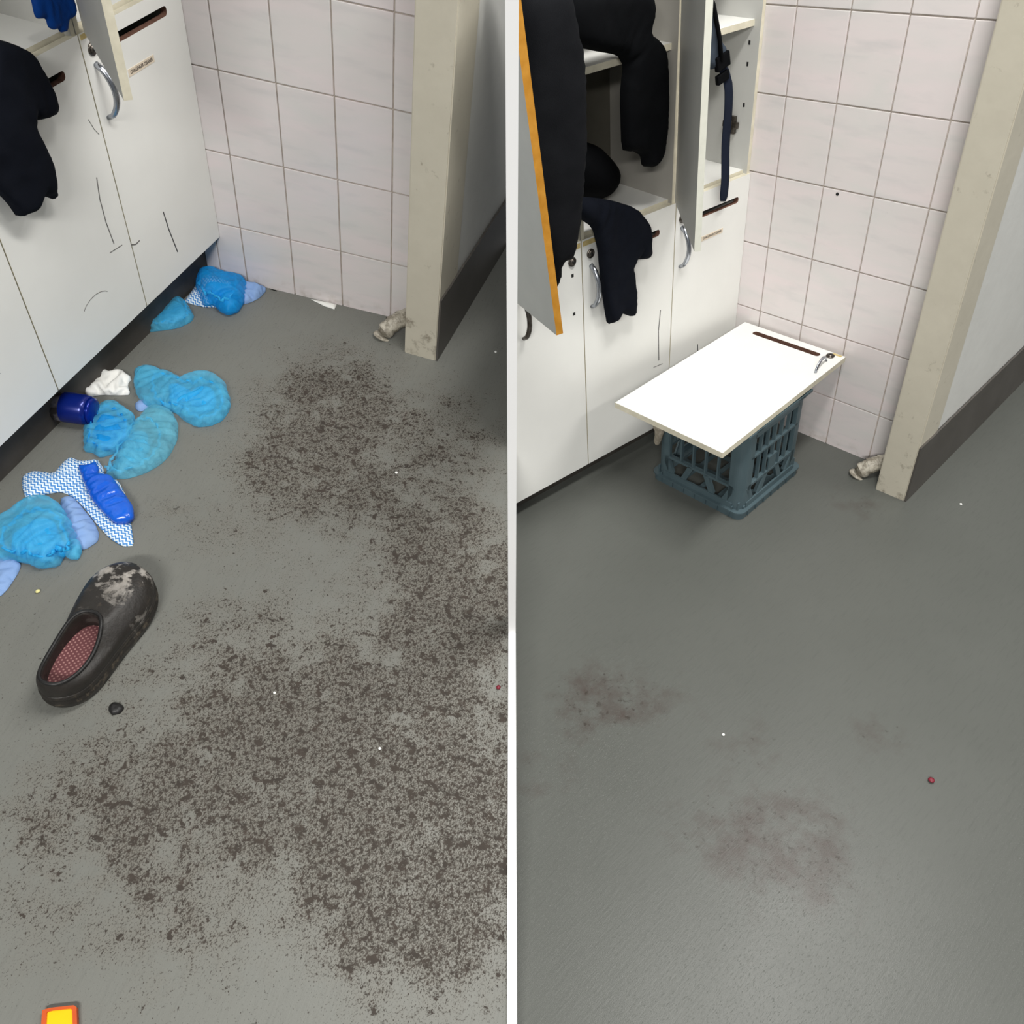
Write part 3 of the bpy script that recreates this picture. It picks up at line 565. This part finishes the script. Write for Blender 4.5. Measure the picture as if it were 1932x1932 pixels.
# worn tape remnants at the door tops
def tape(door,y0,ya,yb,z0,z1): bm = bmesh.new(); box(bm,-.0005,.0009,ya-y0,yb-y0,z0,z1); o = obj('tape_remnant',bm,plain('old_tape',(206,186,130),.7,var=20,scale=60),door); o['label'] = 'yellowed strip of old tape'
tape(eB,-.412,-.872,-.80,1.05,1.068); tape(eC,-.879,-.945,-.884,1.05,1.068); tape(dA,0,-.49,-.45,1.045,1.058)
# shelf pin holes and hinge plate on the right-hand locker's inner side
bm = bmesh.new()
for (x,z) in ((-.045,1.72),(-.05,1.53),(-.05,1.46),(-.05,1.32)): bm = bmesh.new(); box(bm,x-.004,x+.004,-.0192,-.0178,z-.007,z+.007); obj('pin_hole',bm,BLACK,rA)
bm = bmesh.new(); cx,cz = -.10,1.245
for k in range(6): t_ = k*math.pi/3; box(bm,cx+.024*math.cos(t_)-.012,cx+.024*math.cos(t_)+.012,-.034,-.018,cz+.024*math.sin(t_)-.012,cz+.024*math.sin(t_)+.012,bev=.004)
box(bm,cx-.016,cx+.016,-.044,-.018,cz-.016,cz+.016,bev=.005); o = obj('hinge',bm,DARKMET,rA); o['label'] = 'metal hinge boss without its door arm'
# screw holes left where a handle was
for z in (.96,.81): bm = bmesh.new(); box(bm,-.0005,.001,-.924+.879-.005,-.924+.879+.005,z-.006,z+.006); obj('screw_hole',bm,BLACK,eC)
# dark bow handle end seen under the open door
bm = bmesh.new(); handle(bm,-1.16+.879,.80,.97); obj('handle',bm,DARKMET,eC,True)
# ================================================================= CLOTHES
def garment(name,label,cat,frame,poly,x,thick,mat,folds=18,seed=0,res=.011,R=.03,amp=.022,group=None,gex=(1.24,1.08)):
    c = ctr(poly); zb_ = min(p[1] for p in poly); loc = (0,c[0],zb_); P = seat(poly,(c[0],zb_))
    def top(a,b,d):
        f = math.sin(a*folds*2.2+2.2*nz(a,b,3,seed)+seed+b*5)*.5+ridge(a*1.0+b*.3,b*.4,folds,seed)*.5+ridge(a,b*.6,folds*2.4,seed+4)*.25
        return x+prof(d,R)*(thick+amp*f)+.3*amp*nz(a,b,20,seed+3)*min(1,d/.02)
    def bot(a,b,d): return x-prof(d,R)*thick*.25
    bm = puffy(P,res,lambda a,b,d: x+.002+prof(d,R)*(thick*.6)+(top(a,b,d)-x)*.4,bot,HG,sim=dict(ex=gex,smooth=.05,steps=110,lo=x,seed=seed,zk=.16)); o = obj(name,bm,mat,None,True,frame@Matrix.Translation(loc)); tag(o,label,cat,group); return o
garment('jacket','navy jacket draped over the locker door above the dirty floor','jacket',LL,D['jacketL'],.03,.032,NAVY,11,1)
garment('cloth','bright blue cloth hanging in the open upper locker at the top left','cloth',LL,D['blueL'],.008,.014,BLUEF,40,2,.007,.012,.008)
garment('jacket','navy jacket draped over the middle locker door in the clean bay','jacket',LR,D['jacketR'],.03,.032,NAVY,11,3)
garment('coat','black coat spilling off the upper shelf with one sleeve hanging down','coat',LR,D['topR'],.01,.045,BLACKF,10,4)
garment('hat','black rounded bundle of clothing inside the middle locker','clothes',LR,D['bundleR'],-.20,.14,BLACKF,6,5,.016,.12,.01).name = 'clothing_bundle'
fr = [(max(a,-1.310-(b-1.074)*.083),b) for a,b in D['frontR']]
garment('coat','large charcoal coat hanging behind the orange-edged locker door','coat',LR,fr,.30,.05,CHAR,13,6,.018,.05,.02)
# bag strap
bs = thing('shoulder_strap','dark blue bag strap hanging out of the locker over its lower door','bag strap',LR,(0,-.25,1.0))
pd = seat(D['padR'],(-.25,1.0)); bm = puffy(pd,.012,lambda a,b,d:.012+prof(d,.02)*.022+.004*nz(a,b,16),lambda a,b,d:.012-prof(d,.02)*.008,HG); obj('shoulder_pad',bm,BAG,bs,True)
sp = seat(D['strapR'],(-.25,1.0)); bm = puffy(sp,.010,lambda a,b,d:.030+.004*math.sin(b*20)+(.02*max(0,(.12-b))*-1),lambda a,b,d:.0265+.004*math.sin(b*20)+(.02*max(0,(.12-b))*-1),HG); obj('webbing',bm,WEB,bs,True)
bm = bmesh.new(); box(bm,.026,.044,-.035,.028,.500,.548,bev=.004,rot=Matrix.Rotation(.25,3,'X')); box(bm,.024,.040,-.022,.034,.455,.487,bev=.004,rot=Matrix.Rotation(.25,3,'X')); obj('buckle',bm,BLACKF,bs)
bm = bmesh.new(); tube(bm,[(.028,-.105+.0,.77),(.030,-.06,.70),(.034,-.025,.60),(.036,-.01,.53)],.008,8,2.2); obj('webbing',bm,BLACKF,bs,True)
garment('bag','dark rounded bag barely showing behind the open door edge','bag',LR,D['bagR'],-.22,.06,BLACKF,4,8,.01,.04,.004)
# ================================================================= CRATE AND BOARD
CW,CD,CH = .445,.43,.412
cr = thing('milk_crate','teal plastic milk crate standing on the clean floor under the white board','crate',BR,(.093,-.68,0),0)
bm = bmesh.new(); b0 = .0
def rrect(x0,x1,y0,y1,r,n=5):
    return stadium(x0,x1,y0,y1,r,n)
def ringwall(bm,x0,x1,y0,y1,r,z0,z1,th):
    o_ = rrect(x0,x1,y0,y1,r); i_ = rrect(x0+th,x1-th,y0+th,y1-th,max(r-th,.004)); n = len(o_)
    V = [[bm.verts.new((p[0],p[1],z)) for p in q] for q,z in ((o_,z0),(o_,z1),(i_,z1),(i_,z0))]
    for k in range(4):
        A = V[k]; B_ = V[(k+1)%4]
        for i in range(n): bm.faces.new([A[i],A[(i+1)%n],B_[(i+1)%n],B_[i]])
ringwall(bm,0,CW,0,CD,.03,0,.030,.006); ringwall(bm,-.006,CW+.006,-.006,CD+.006,.034,.030,.037,.05)
plate(bm,rrect(.004,CW-.004,.004,CD-.004,.03),[rrect(.05+i*.09,.12+i*.09,.04+j*.125,.14+j*.125,.008,2) for i in range(4) for j in range(3)],.005,lambda a,b,c:(a,b,.034+c),0,0)
for s_ in range(7):
    y = .05+s_*.055; box(bm,CW-.004,CW+.006,y,y+.004,.006,.03); box(bm,-.006,.004,y,y+.004,.006,.03)
    x = .05+s_*.057; box(bm,x,x+.004,-.006,.004,.006,.03); box(bm,x,x+.004,CD-.004,CD+.006,.006,.03)
obj('base_tray',bm,CRATE,cr)
for (cx,cy,sx,sy) in ((0,0,1,1),(CW,0,-1,1),(0,CD,1,-1),(CW,CD,-1,-1)):
    bm = bmesh.new(); n = 8; r0 = .042; ang = [math.pi/2*k/n for k in range(n+1)]
    o_ = [(.012+r0-r0*math.cos(t_)*1.0, .012+r0-r0*math.sin(t_)) for t_ in ang]; o_ = [(.012,.012+.062)]+o_+[(.012+.062,.012)]
    i_ = [(max(p[0],.012)+.006 if True else 0,p[1]+.006) for p in o_]; i_[0] = (.018,.074); i_[-1] = (.074,.018)
    lo = [[bm.verts.new((cx+sx*p[0],cy+sy*p[1],z)) for p in q] for q in (o_,i_) for z in (.034,CH-.012)]
    m_ = len(o_)
    for i in range(m_-1):
        bm.faces.new([lo[0][i],lo[0][i+1],lo[1][i+1],lo[1][i]]); bm.faces.new([lo[2][i],lo[3][i],lo[3][i+1],lo[2][i+1]]); bm.faces.new([lo[1][i],lo[1][i+1],lo[3][i+1],lo[3][i]])
    for i in (0,m_-1): bm.faces.new([lo[0][i],lo[1][i],lo[3][i],lo[2][i]])
    for f_ in (.25,.5,.75):
        k = int(m_*f_); p = o_[k]; box(bm,cx+sx*(p[0]-.003),cx+sx*(p[0]+.003),cy+sy*(p[1]-.010),cy+sy*(p[1]+.002),.036,.072 if f_==.5 else .05)
    box(bm,min(cx+sx*.0,cx+sx*.1),max(cx+sx*.0,cx+sx*.1),min(cy+sy*.0,cy+sy*.1),max(cy+sy*.0,cy+sy*.1),CH-.014,CH-.0005,bev=.003)
    obj('corner_post',bm,CRATE,cr)
def crate_side(L,mp_rot,mp_off,name='side_lattice',mid_=True,n=7):
    bm = bmesh.new(); s0,s1 = .068,L-.068
    def bx(a0,a1,z0,z1,o0=.012,o1=.030,rot=0):
        fs = box(bm,a0,a1,o0,o1,z0,z1,rot=Matrix.Rotation(rot,3,'Y') if rot else None)
    bx(.05,L-.05,CH-.014,CH-.0005,.0,.034); bx(s0,s1,CH-.048,CH-.014,.012,.020)                # rim and its lip
    (bx(s0-.01,s1+.01,.268,.277) if mid_ else None); bx(s0-.02,s1+.02,.132,.143)                                    # long rails
    bx(.05,L-.05,.037,.062,.008,.016)
    for k in range(n):
        a = s0+.006+(s1-s0-.012)*k/(n-1); bx(a-.0035,a+.0035,.137,CH-.03,.014,.028)
    mid = L/2; (bx(mid-.026,mid+.024,.143,.205,.013,.019), bx(mid-.030,mid+.028,.200,.209)) if mid_ else None
    for a,rt in ((s0+.005,-.42),(mid-.055,.42),(mid+.055,-.42),(s1-.005,.42)):
        bx(a-.012,a+.012,.050,.140,.012,.020,rt); bx(a-.003,a+.003,.050,.140,.014,.036,rt)
    for v in bm.verts: v.co = mp_rot @ v.co + Vector(mp_off)
    obj(name,bm,CRATE,cr)
crate_side(CW,Matrix.Identity(3),(0,0,0),mid_=False,n=6); crate_side(CW,Matrix.Rotation(math.pi,3,'Z'),(CW,CD,0),mid_=False,n=6)
crate_side(CD,Matrix.Rotation(math.pi/2,3,'Z'),(CW,0,0)); crate_side(CD,Matrix.Rotation(-math.pi/2,3,'Z'),(0,CD,0))
lb = [(a*1.3-.008,b*1.0+.02) for a,b in [(.006,.375),(.038,.38),(.046,.34),(.040,.29),(.045,.24),(.036,.195),(.026,.16),(.010,.17),(.014,.22),(.000,.27),(.004,.32)]]
bm = puffy(lb,.008,lambda a,b,d:-.002-prof(d,.01)*.01-.004*nz(a,b,60),lambda a,b,d:.010,lambda a,b,c:(a,c,b)); o = obj('frayed_label',bm,LABELT,cr,True); o['label'] = 'tattered beige label on the corner'
for p in ((.41,.10,),(.405,.12),(.412,.135),(.402,.085)):
    pass
BDR = Matrix.Rotation(math.radians(.9),4,'X')
bd = thing('cupboard_door','white locker door laid flat on the crate as a tabletop, with slot, lock and handle','board',BR,(.024,-.840,CH))
bd.matrix_world = bd.matrix_world @ BDR
bw,bl = .512,.826; TH = .024
bm = bmesh.new(); plate(bm,[(0,0),(bw,-.006),(bw+.0,bl-.004),(.03,bl)],[stadium(.110,.425,bl-.068,bl-.040)],TH,lambda a,b,c:(a,b,TH+c)); obj('board',bm,[WHITE,EDGE,MDF],bd)
bm = bmesh.new(); lock(bm,0,0,0,.017); bm.transform(Matrix.Translation((.462,bl-.036,TH))@Matrix.Rotation(-math.pi/2,4,'Y')); obj('lock',bm,[DARKMET,BLACK],bd,True)
bm = bmesh.new(); pts = [(.468+.014*i/14,bl-.074-.105*i/14,TH+.036*math.sin(math.pi*i/14)**.6) for i in range(15)]; tube(bm,pts,.0042,8,1.5); obj('handle',bm,METAL,bd,True)
bm = bmesh.new(); box(bm,.46,.498,bl-.018,bl-.006,TH-.0002,TH+.0008); o = obj('tape_remnant',bm,plain('old_tape_2',(206,186,130),.7,var=20,scale=60),bd); o['label'] = 'yellowed bit of tape on the corner'
# ================================================================= PIPES
def pipe(fr,x,y,label,tag_=True):
    t_ = thing('pipe',label,'pipe',fr,(x+.012,y+.008,0)); t_.matrix_world = t_.matrix_world @ Matrix.Scale(.78,4); bm = bmesh.new()
    tube(bm,[(-.055,-.045,.018),(-.042,-.035,.042),(-.018,-.016,.068),(.012,.012,.082),(.045,.045,.092),(.07,.075,.095)],[.036,.040,.041,.040,.040,.040],18); obj('elbow',bm,PIPE,t_,True)
    for q,(p,a) in enumerate((((-.046,-.037,.036),.9),((-.022,-.019,.064),.5),((.010,.010,.081),.25))):
        bm = bmesh.new(); p = Vector(p); d = Vector((1,.95,a)).normalized(); tube(bm,[p-d*.012+Vector((0,0,.001*q)),p+d*.004,p+d*.013],[.0425,.0435,.0415],18,1,False); o = obj('wrap_band',bm,PIPE,t_,True)
    bm = bmesh.new(); tube(bm,[(-.062,-.052,.0),(-.060,-.050,.006)],[.052,.048],18,.9); obj('floor_collar',bm,PIPE,t_,True)
pipe(BL,.735,-.098,'dirty wrapped pipe stub beside the pillar in the dirty bay'); pipe(BR,.768,-.085,'dirty wrapped pipe stub beside the pillar in the clean bay')
# ================================================================= RUBBISH ON THE LEFT FLOOR
def floor_item(name,label,cat,pts,H,R,mat,seed,cs=14,amp=.5,res=.011,th=None,z0=.002,uvrot=0,group=None,rnd=1,maxy=None,frame=BL,sim=None):
    if maxy is not None: pts = [(a,min(b,maxy)) for a,b in pts]
    c = ctr(pts); P = seat(pts,c)
    def h(a,b,d): return z0+prof(d,R)*H*(1-amp+amp*2*max(0,.35+.65*crumple(a,b,cs,seed)))
    if th: bot = lambda a,b,d: max(.0005,h(a,b,d)-th)
    else: bot = lambda a,b,d: .0008
    hh_ = pleat(P,h) if name == 'hair_net' else h
    if name == 'hair_net': bot = lambda a,b,d: max(.0005,hh_(a,b,d)-.003)
    tp = (lambda a,b,d: hh_(a,b,d)+.0012)
    if name == 'hair_net': res = .0065
    if sim is not None:
        sim = dict(dict(lo=z0+.001,seed=seed),**sim); tp = lambda a,b,d: z0+.0012+prof(d,R)*H*(.8+.3*nz(a,b,8,seed)); bot = lambda a,b,d: z0*.5+.0006
    bm = puffy(P,res,tp,bot,FL,rnd,uvrot,sim=sim); o = obj(name,bm,mat,None,True,frame@Matrix.Translation((c[0],c[1],0))); return tag(o,label,cat,group)
def pleat(P,h,k=34,w=.035,amp=.006):
    cx,cy = ctr(P)
    def f(a,b,d):
        t_ = math.atan2(b-cy,a-cx); q = max(0,1-d/w)
        return h(a,b,d)+amp*q*min(1,d/.008)*abs(math.sin(t_*k*.5+3*noise.noise(Vector((a*12,b*12,0)))))
    return f
def gathers(o, pts, seed, mat=None, k=.52, H=.05, z0=.004, off=(0,0)):
    '''the gathered elastic edge and the folded-in gauze seen through the cap'''
    c = ctr(pts); P = seat(pts,c); Q = [(a*k+off[0],b*k+off[1]) for a,b in P]
    h = lambda a,b,d: z0+.004+prof(d,.02)*H*max(.12,.45+.75*crumple(a,b,26,seed))
    bm = puffy(Q,.0065,lambda a,b,d:z0+.004+prof(d,.02)*H*.6,lambda a,b,d:z0*.5+.001,FL,2,sim=dict(ex=(1.5,1.5),smooth=.03,lo=z0+.002,hi=z0+H*1.1,seed=seed,zk=.01)); obj('inner_fold',bm,mat or NETI,o,True)
    lp = smooth_poly([(a*.72+off[0]*.6,b*.72+off[1]*.6) for a,b in P],2); pts3 = []
    for i,(a,b) in enumerate(lp+[lp[0]]): pts3.append((a+.004*math.sin(i*2.1),b+.004*math.cos(i*1.7),z0+H*.62+.006*math.sin(i*1.3+seed)))
    bm = bmesh.new(); tube(bm,pts3,[.0032+.0018*math.sin(i*2.7) for i in range(len(pts3))],6,1.6,False); obj('elastic_edge',bm,mat or NETI,o,True)
GN = 'disposable blue hair nets on the dirty floor'
o = floor_item('hair_net','large pale blue hair net spread in two lobes, right of the white tissue','hair net',D['net_two_lobe'],.042,.04,NET,1,sim=dict(ex=(1.26,1.26),smooth=.02,zk=.01),group=GN)
gathers(o,[(a,b) for a,b in D['net_two_lobe']],21,None,.46,.030,.004,(.045,-.012))
o = floor_item('hair_net','pale blue hair net with a gathered rim lying just below the two-lobed one','hair net',D['net_lower'],.042,.04,NETP,2,sim=dict(ex=(1.24,1.24),smooth=.02,zk=.01),group=GN)
gathers(o,D['net_lower'],22,NET,.50,.034,.004,(-.02,-.05))
o = floor_item('hair_net','bright blue crumpled hair net touching the end of the blue can','hair net',D['net_mid'],.044,.035,NET,3,sim=dict(ex=(1.36,1.36),smooth=.02,zk=.01),group=GN)
gathers(o,D['net_mid'],23,NETB,.62,.045,.004,(.01,-.02))
o = floor_item('hair_net','crumpled blue hair net nearest the left picture edge, on the wavy striped cloth','hair net',D['net_left'],.062,.05,NET,4,z0=.012,sim=dict(ex=(1.36,1.36),smooth=.02,zk=.01),group=GN)
gathers(o,D['net_left'],24,NETI,.55,.050,.016,(.02,-.02))
o = floor_item('hair_net','blue hair net half hidden in shadow under the lockers','hair net',D['net_under'],.045,.05,NET,5,sim=dict(ex=(1.2,1.2),smooth=.03,zk=.01),group=GN)
gathers(o,D['net_under'],25,NETI,.5,.035,.004,(.02,0))
o = floor_item('hair_net','bright blue hair net heaped against the tiled wall','hair net',D['net_wall'],.085,.05,NETB,6,z0=.02,sim=dict(ex=(1.36,1.36),smooth=.02,zk=.01),group=GN,maxy=-.02)
gathers(o,[(a,min(b,-.02)) for a,b in D['net_wall']],26,NETI,.5,.075,.02,(0,-.03))
floor_item('cleaning_cloth','white cloth with wavy blue stripes folded beside the deep blue glove','cloth',D['chevron'],.018,.03,CHEV,7,res=.008,sim=dict(ex=(1.05,1.05),smooth=.10,zk=.01,hi=.028),uvrot=.35)
floor_item('cleaning_cloth','wavy striped cloth under the hair net by the tiled wall','cloth',D['chevron_wall'],.04,.04,CHEV,8,res=.009,rnd=0,sim=dict(ex=(1.10,1.10),smooth=.08,zk=.01,hi=.06),uvrot=.8,maxy=-.015)
floor_item('glove','deep blue plastic glove lying on the wavy striped cloth','glove',D['glove'],.022,.025,GLOVE,9,res=.007,z0=.030,sim=dict(ex=(1.12,1.12),smooth=.06,zk=.02))
floor_item('paper_towel','lilac blue paper towel wad between the striped cloth and the hair net','paper towel',D['lilac_mid'],.028,.03,LILAC,10,res=.007,sim=dict(ex=(1.2,1.2),smooth=.05,zk=.01))
floor_item('paper_towel','lilac blue paper scrap at the left picture edge above the clog','paper towel',D['lilac_low'],.012,.03,LILAC,11,res=.007,sim=dict(ex=(1.12,1.12),smooth=.06,zk=.01))
floor_item('paper_towel','tiny lilac paper scrap peeking out between two hair nets','paper towel',D['lilac_bit'],.012,.02,LILAC,12,20,.5,.008)
floor_item('paper_towel','crumpled lilac paper towel at the foot of the tiled wall','paper towel',D['lilac_wall'],.045,.03,LILAC,13,res=.007,sim=dict(ex=(1.4,1.4),smooth=.04,zk=.01),maxy=-.015)
floor_item('tissue','crumpled white tissue on the floor in front of the lockers','tissue',D['tissue'],.024,.025,PAPER,14,res=.0065,sim=dict(ex=(1.35,1.35),smooth=.04,zk=.01))
floor_item('paper_strip','small white paper strip at the foot of the tiled wall','paper',D['strip'],.004,.02,PAPER,15,10,.3,.01,rnd=0,maxy=-.004)
floor_item('debris','small black fragment on the floor near the tiled wall','debris',D['blackbit'],.008,.01,BLACKF,16,10,.3,.008,rnd=0,maxy=-.006)
floor_item('debris','dark flattened lump on the floor right of the clog heel','debris',D['chip'],.008,.01,CLOGP,17,30,.4,.006)
def crumb(p,label,mat,r,frame,grp=None):
    bm = bmesh.new(); bmesh.ops.create_icosphere(bm,subdivisions=2,radius=r)
    for v in bm.verts: v.co *= 1+.3*noise.noise(v.co*90+Vector((p[0],p[1],0))*9); v.co.z *= .6
    zz = min(v.co.z for v in bm.verts)
    for v in bm.verts: v.co.z -= zz
    tag(obj('crumb',bm,mat,None,True,frame@Matrix.Translation((p[0],p[1],0))),label,'crumb',grp)
RED = plain('dark_red',(120,24,44),.5); YC = plain('yellow_crumb',(222,216,150),.6)
c_ = D['crumbsL']; crumb(c_[0],'white crumb on the floor near the dark skirting',PAPER,.005,BL); crumb(c_[1],'white crumb in the dirt right of the hair nets',PAPER,.005,BL); crumb(c_[2],'white crumb on the stained floor right of the clog',PAPER,.004,BL); crumb(c_[3],'pale yellow crumb on the floor above the clog',YC,.006,BL); crumb(c_[4],'pale crumb in the stained lower middle of the dirty floor',PAPER,.004,BL); crumb(D['redL'][0],'dark red crumb at the right edge of the dirty floor',RED,.007,BL)
c_ = D['crumbsR']; crumb(c_[0],'white crumb in the middle of the clean floor',PAPER,.005,BR); crumb(c_[1],'white crumb against the skirting of the clean bay',PAPER,.011,BR); crumb(c_[2],'white crumb on the clean floor near the pillar',PAPER,.005,BR); crumb(D['redR'][0],'dark red crumb on the clean floor at lower right',RED,.009,BR)
# blue can, lying half under the lockers
cn = D['canL']; p0,p1 = Vector((cn[0][0]-.075,cn[0][1]-.006)),Vector(cn[1]); dr = (p1-p0).normalized(); ln = (p1-p0).length+.01; rad = .050
cob = thing('spray_can','dark blue can lying on its side, half under the lockers','can',BL,(p0.x,p0.y+rad,rad+.0005))
cob.matrix_world = cob.matrix_world @ Matrix.Rotation(math.atan2(dr.y,dr.x),4,'Z') @ Matrix.Rotation(math.pi/2,4,'Y')
bm = bmesh.new(); tube(bm,[(0,0,z) for z in (.0,.004,.012,ln-.03,ln-.028,ln-.014)],[.040,.045,rad,rad,rad*.985,rad*.93],28); obj('body',bm,CAN,cob,True)
bm = bmesh.new(); tube(bm,[(0,0,z) for z in (ln-.014,ln-.004,ln)],[rad*.90,rad*.86,rad*.7],28); obj('shoulder',bm,plain('blue_metal',(10,40,140),.2,metal=.4),cob,True)
bm = bmesh.new(); tube(bm,[(0,0,z) for z in (-.008,-.002,.0)],[.036,.043,.046],28); obj('rim',bm,METAL,cob,True)
# orange and yellow thing at the bottom edge
orp = D['orange']; c0 = ctr(orp); oc = thing('plastic_tag','yellow plastic piece with orange rim at the bottom left picture edge','plastic piece',BL,(c0[0],c0[1],0))
P = seat(orp,c0); bm = bmesh.new(); Pi = [(a*.74,b*.74) for a,b in P]; plate(bm,P,[Pi],.014,lambda a,b,c:(a,b,.014+c),0,0); obj('rim',bm,ORR,oc)
bm = bmesh.new(); plate(bm,Pi,[],.010,lambda a,b,c:(a,b,.0105+c),0,0); obj('panel',bm,YEL,oc)
# ================================================================= CLOG
def clog():
    loc = (.407,-1.868); t_ = thing('clog','worn black clog with a dark red dotted insole and scuffed toe','shoe',BL,(loc[0],loc[1],0),0.0)
    L = .42
    def half(s):   # half-width left/right along 0..1 heel to toe
        kx = [0,.04,.1,.2,.35,.5,.65,.78,.88,.95,1.0]; w_ = [0,.040,.060,.070,.071,.076,.089,.092,.082,.060,0]
        for i in range(len(kx)-1):
            if kx[i] <= s <= kx[i+1]:
                u = (s-kx[i])/(kx[i+1]-kx[i]); 
                if i == 0: return w_[1]*math.sqrt(u)
                if i == len(kx)-2: return w_[-2]*math.sqrt(1-u)
                return w_[i]*(1-u)+w_[i+1]*u
        return 0
    N = 72
    def foot(k,grow=1.0,z=0):     # outline point by index, starting at the heel, anticlockwise
        u = k/N; a = 2*math.pi*u; s = .5-.5*math.cos(a); sg = 1 if math.sin(a) >= 0 else -1
        x = sg*half(s)*grow + .012*math.sin(math.pi*s)*(1) ; y = L*(.5+(s-.5)*(1+(grow-1)*.4))
        return Vector((x,y,z))
    def sm(ring):
        for _ in range(2): ring = [ (ring[i-1]+ring[i]*2+ring[(i+1)%len(ring)])/4 for i in range(len(ring))]
        return ring
    # sole with tread notches
    bm = bmesh.new(); lev = [(.0,.90),(.006,.965),(.018,1.02),(.030,1.04),(.036,1.0),(.042,.985),(.048,1.02),(.056,1.03),(.064,.98)]
    rings = []
    for z,g in lev:
        rg = sm([foot(k,g,z) for k in range(N)])
        out = []
        for k,p in enumerate(rg):
            s = p.y/L; spring = .022*max(0,(s-.72)/.28)**2+.010*max(0,(.12-s)/.12)**2
            q = p.copy(); q.z = z+spring
            if .008 < z < .03 and (k//2)%2 == 0: q.x *= .965
            out.append(bm.verts.new(q))
        rings.append(out)
    for A,B_ in zip(rings,rings[1:]):
        for k in range(N): bm.faces.new([A[k],A[(k+1)%N],B_[(k+1)%N],B_[k]])
    bm.faces.new(rings[0][::-1]); bm.faces.new(rings[-1]); obj('sole',bm,CLOG,t_,True)
    # upper: from the sole edge to the collar of the foot opening
    def opening(k):
        u = k/N; a = 2*math.pi*u; s = .5-.5*math.cos(a); sg = math.sin(a)
        y = L*(.035+.50*s); wx = .052*abs(sg)**.75*(1 if sg>=0 else -1); z = .118-.020*math.sin(math.pi*min(1,s*1.15))+.012*s
        return Vector((wx+.004,y,z))
    bm = bmesh.new(); base = sm([foot(k,.99,.058) for k in range(N)]); op = sm([opening(k) for k in range(N)]); K = 14; rings = []
    for j in range(K+1):
        v = j/K; rg = []
        for k in range(N):
            b_ = base[k].copy(); s = b_.y/L; b_.z += .022*max(0,(s-.72)/.28)**2+.010*max(0,(.12-s)/.12)**2; o_ = op[k]
            h_ = (o_-b_); out = Vector((b_.x-.006,b_.y-L*.5,0)); 
            toe = max(0,(s-.55)/.45)
            c1 = b_+Vector((0,0,.035+.012*toe))+Vector((b_.x*.10,.012*toe,0)); c2 = o_+(Vector((b_.x-o_.x,b_.y-o_.y,0))*.45)+Vector((0,0,.0+.004*toe-.012*(1-toe)))
            p = b_*(1-v)**3+c1*3*v*(1-v)**2+c2*3*v*v*(1-v)+o_*v**3
            ridge_ = .0022*math.sin(v*22)*toe*(1 if v<.45 else 0)
            p = p+Vector((0,0,ridge_)); rg.append(bm.verts.new(p))
        rings.append(rg)
    # roll the collar inward and down to give the wall its thickness
    for dz,gr in ((.004,.97),(.002,.90),(-.006,.86),(-.03,.86),(-.06,.90)):
        rg = []
        for k in range(N): c = Vector((.004,L*.285,0)); p = op[k]; q = Vector((c.x+(p.x-c.x)*gr,c.y+(p.y-c.y)*(1-(1-gr)*.45),p.z+dz)); rg.append(bm.verts.new(q))
        rings.append(rg)
    for A,B_ in zip(rings,rings[1:]):
        for k in range(N): bm.faces.new([A[k],A[(k+1)%N],B_[(k+1)%N],B_[k]])
    obj('upper',bm,CLOG,t_,True)
    bm = bmesh.new(); cl = [op[k]+Vector((0,0,.001)) for k in range(N)]; cl = cl+[cl[0],cl[1]]; tube(bm,cl,.0052,8,1,False); obj('collar',bm,CLOGP,t_,True)
    bm = bmesh.new(); pts = sm([foot(k,.86,0) for k in range(N)]); pts = [p for p in pts if p.y < L*.9]
    A = [bm.verts.new((p.x,p.y,.0665)) for p in pts]; bm.faces.new(A); ex = bmesh.ops.extrude_face_region(bm,geom=bm.faces[:]); 
    for v in [g for g in ex['geom'] if isinstance(g,bmesh.types.BMVert)]: v.co.z += .003
    o = obj('insole',bm,INSOLE,t_); o['label'] = 'dark red insole with pale dots'
clog()
# ================================================================= small marks on the tiles
def dot(fr,x,z,r,label):
    bm = bmesh.new(); tube(bm,[(x,.002,z),(x,-.0012,z)],r,10); o = obj('trim_mark',bm,BLACK,None,False,fr); o['kind'] = 'structure'
dot(BR,*D['spotR'][0],.006,'')
# ================================================================= trim everything at the partition
bpy.context.view_layer.update()
for o in list(bpy.data.objects):
    if o.type != 'MESH' or o.get('noclip'): continue
    r_ = o
    while r_.parent: r_ = r_.parent
    xs = [(o.matrix_world @ v.co).x for v in o.data.vertices]
    left = r_.matrix_world.to_3x3().col[2].x > 0    # the two bays lean to opposite sides
    lim = -.0075 if left else .0075
    if (left and max(xs) <= lim) or (not left and min(xs) >= lim): continue
    inv = o.matrix_world.inverted(); co = inv @ Vector((lim,0,0)); no = (o.matrix_world.to_3x3().transposed() @ Vector((1 if left else -1,0,0))).normalized()
    bm = bmesh.new(); bm.from_mesh(o.data); closed = all(len(e.link_faces)==2 for e in bm.edges)
    r2 = bmesh.ops.bisect_plane(bm, geom=bm.verts[:]+bm.edges[:]+bm.faces[:], plane_co=co, plane_no=no, clear_outer=True, dist=1e-6)
    if closed:
        ed = [g for g in r2['geom_cut'] if isinstance(g,bmesh.types.BMEdge)]
        if ed: bmesh.ops.holes_fill(bm, edges=ed, sides=0)
    if len(bm.faces) == 0: bm.free(); bpy.data.objects.remove(o); continue
    bm.to_mesh(o.data); bm.free()
if 'noclip' in part_: del part_['noclip']
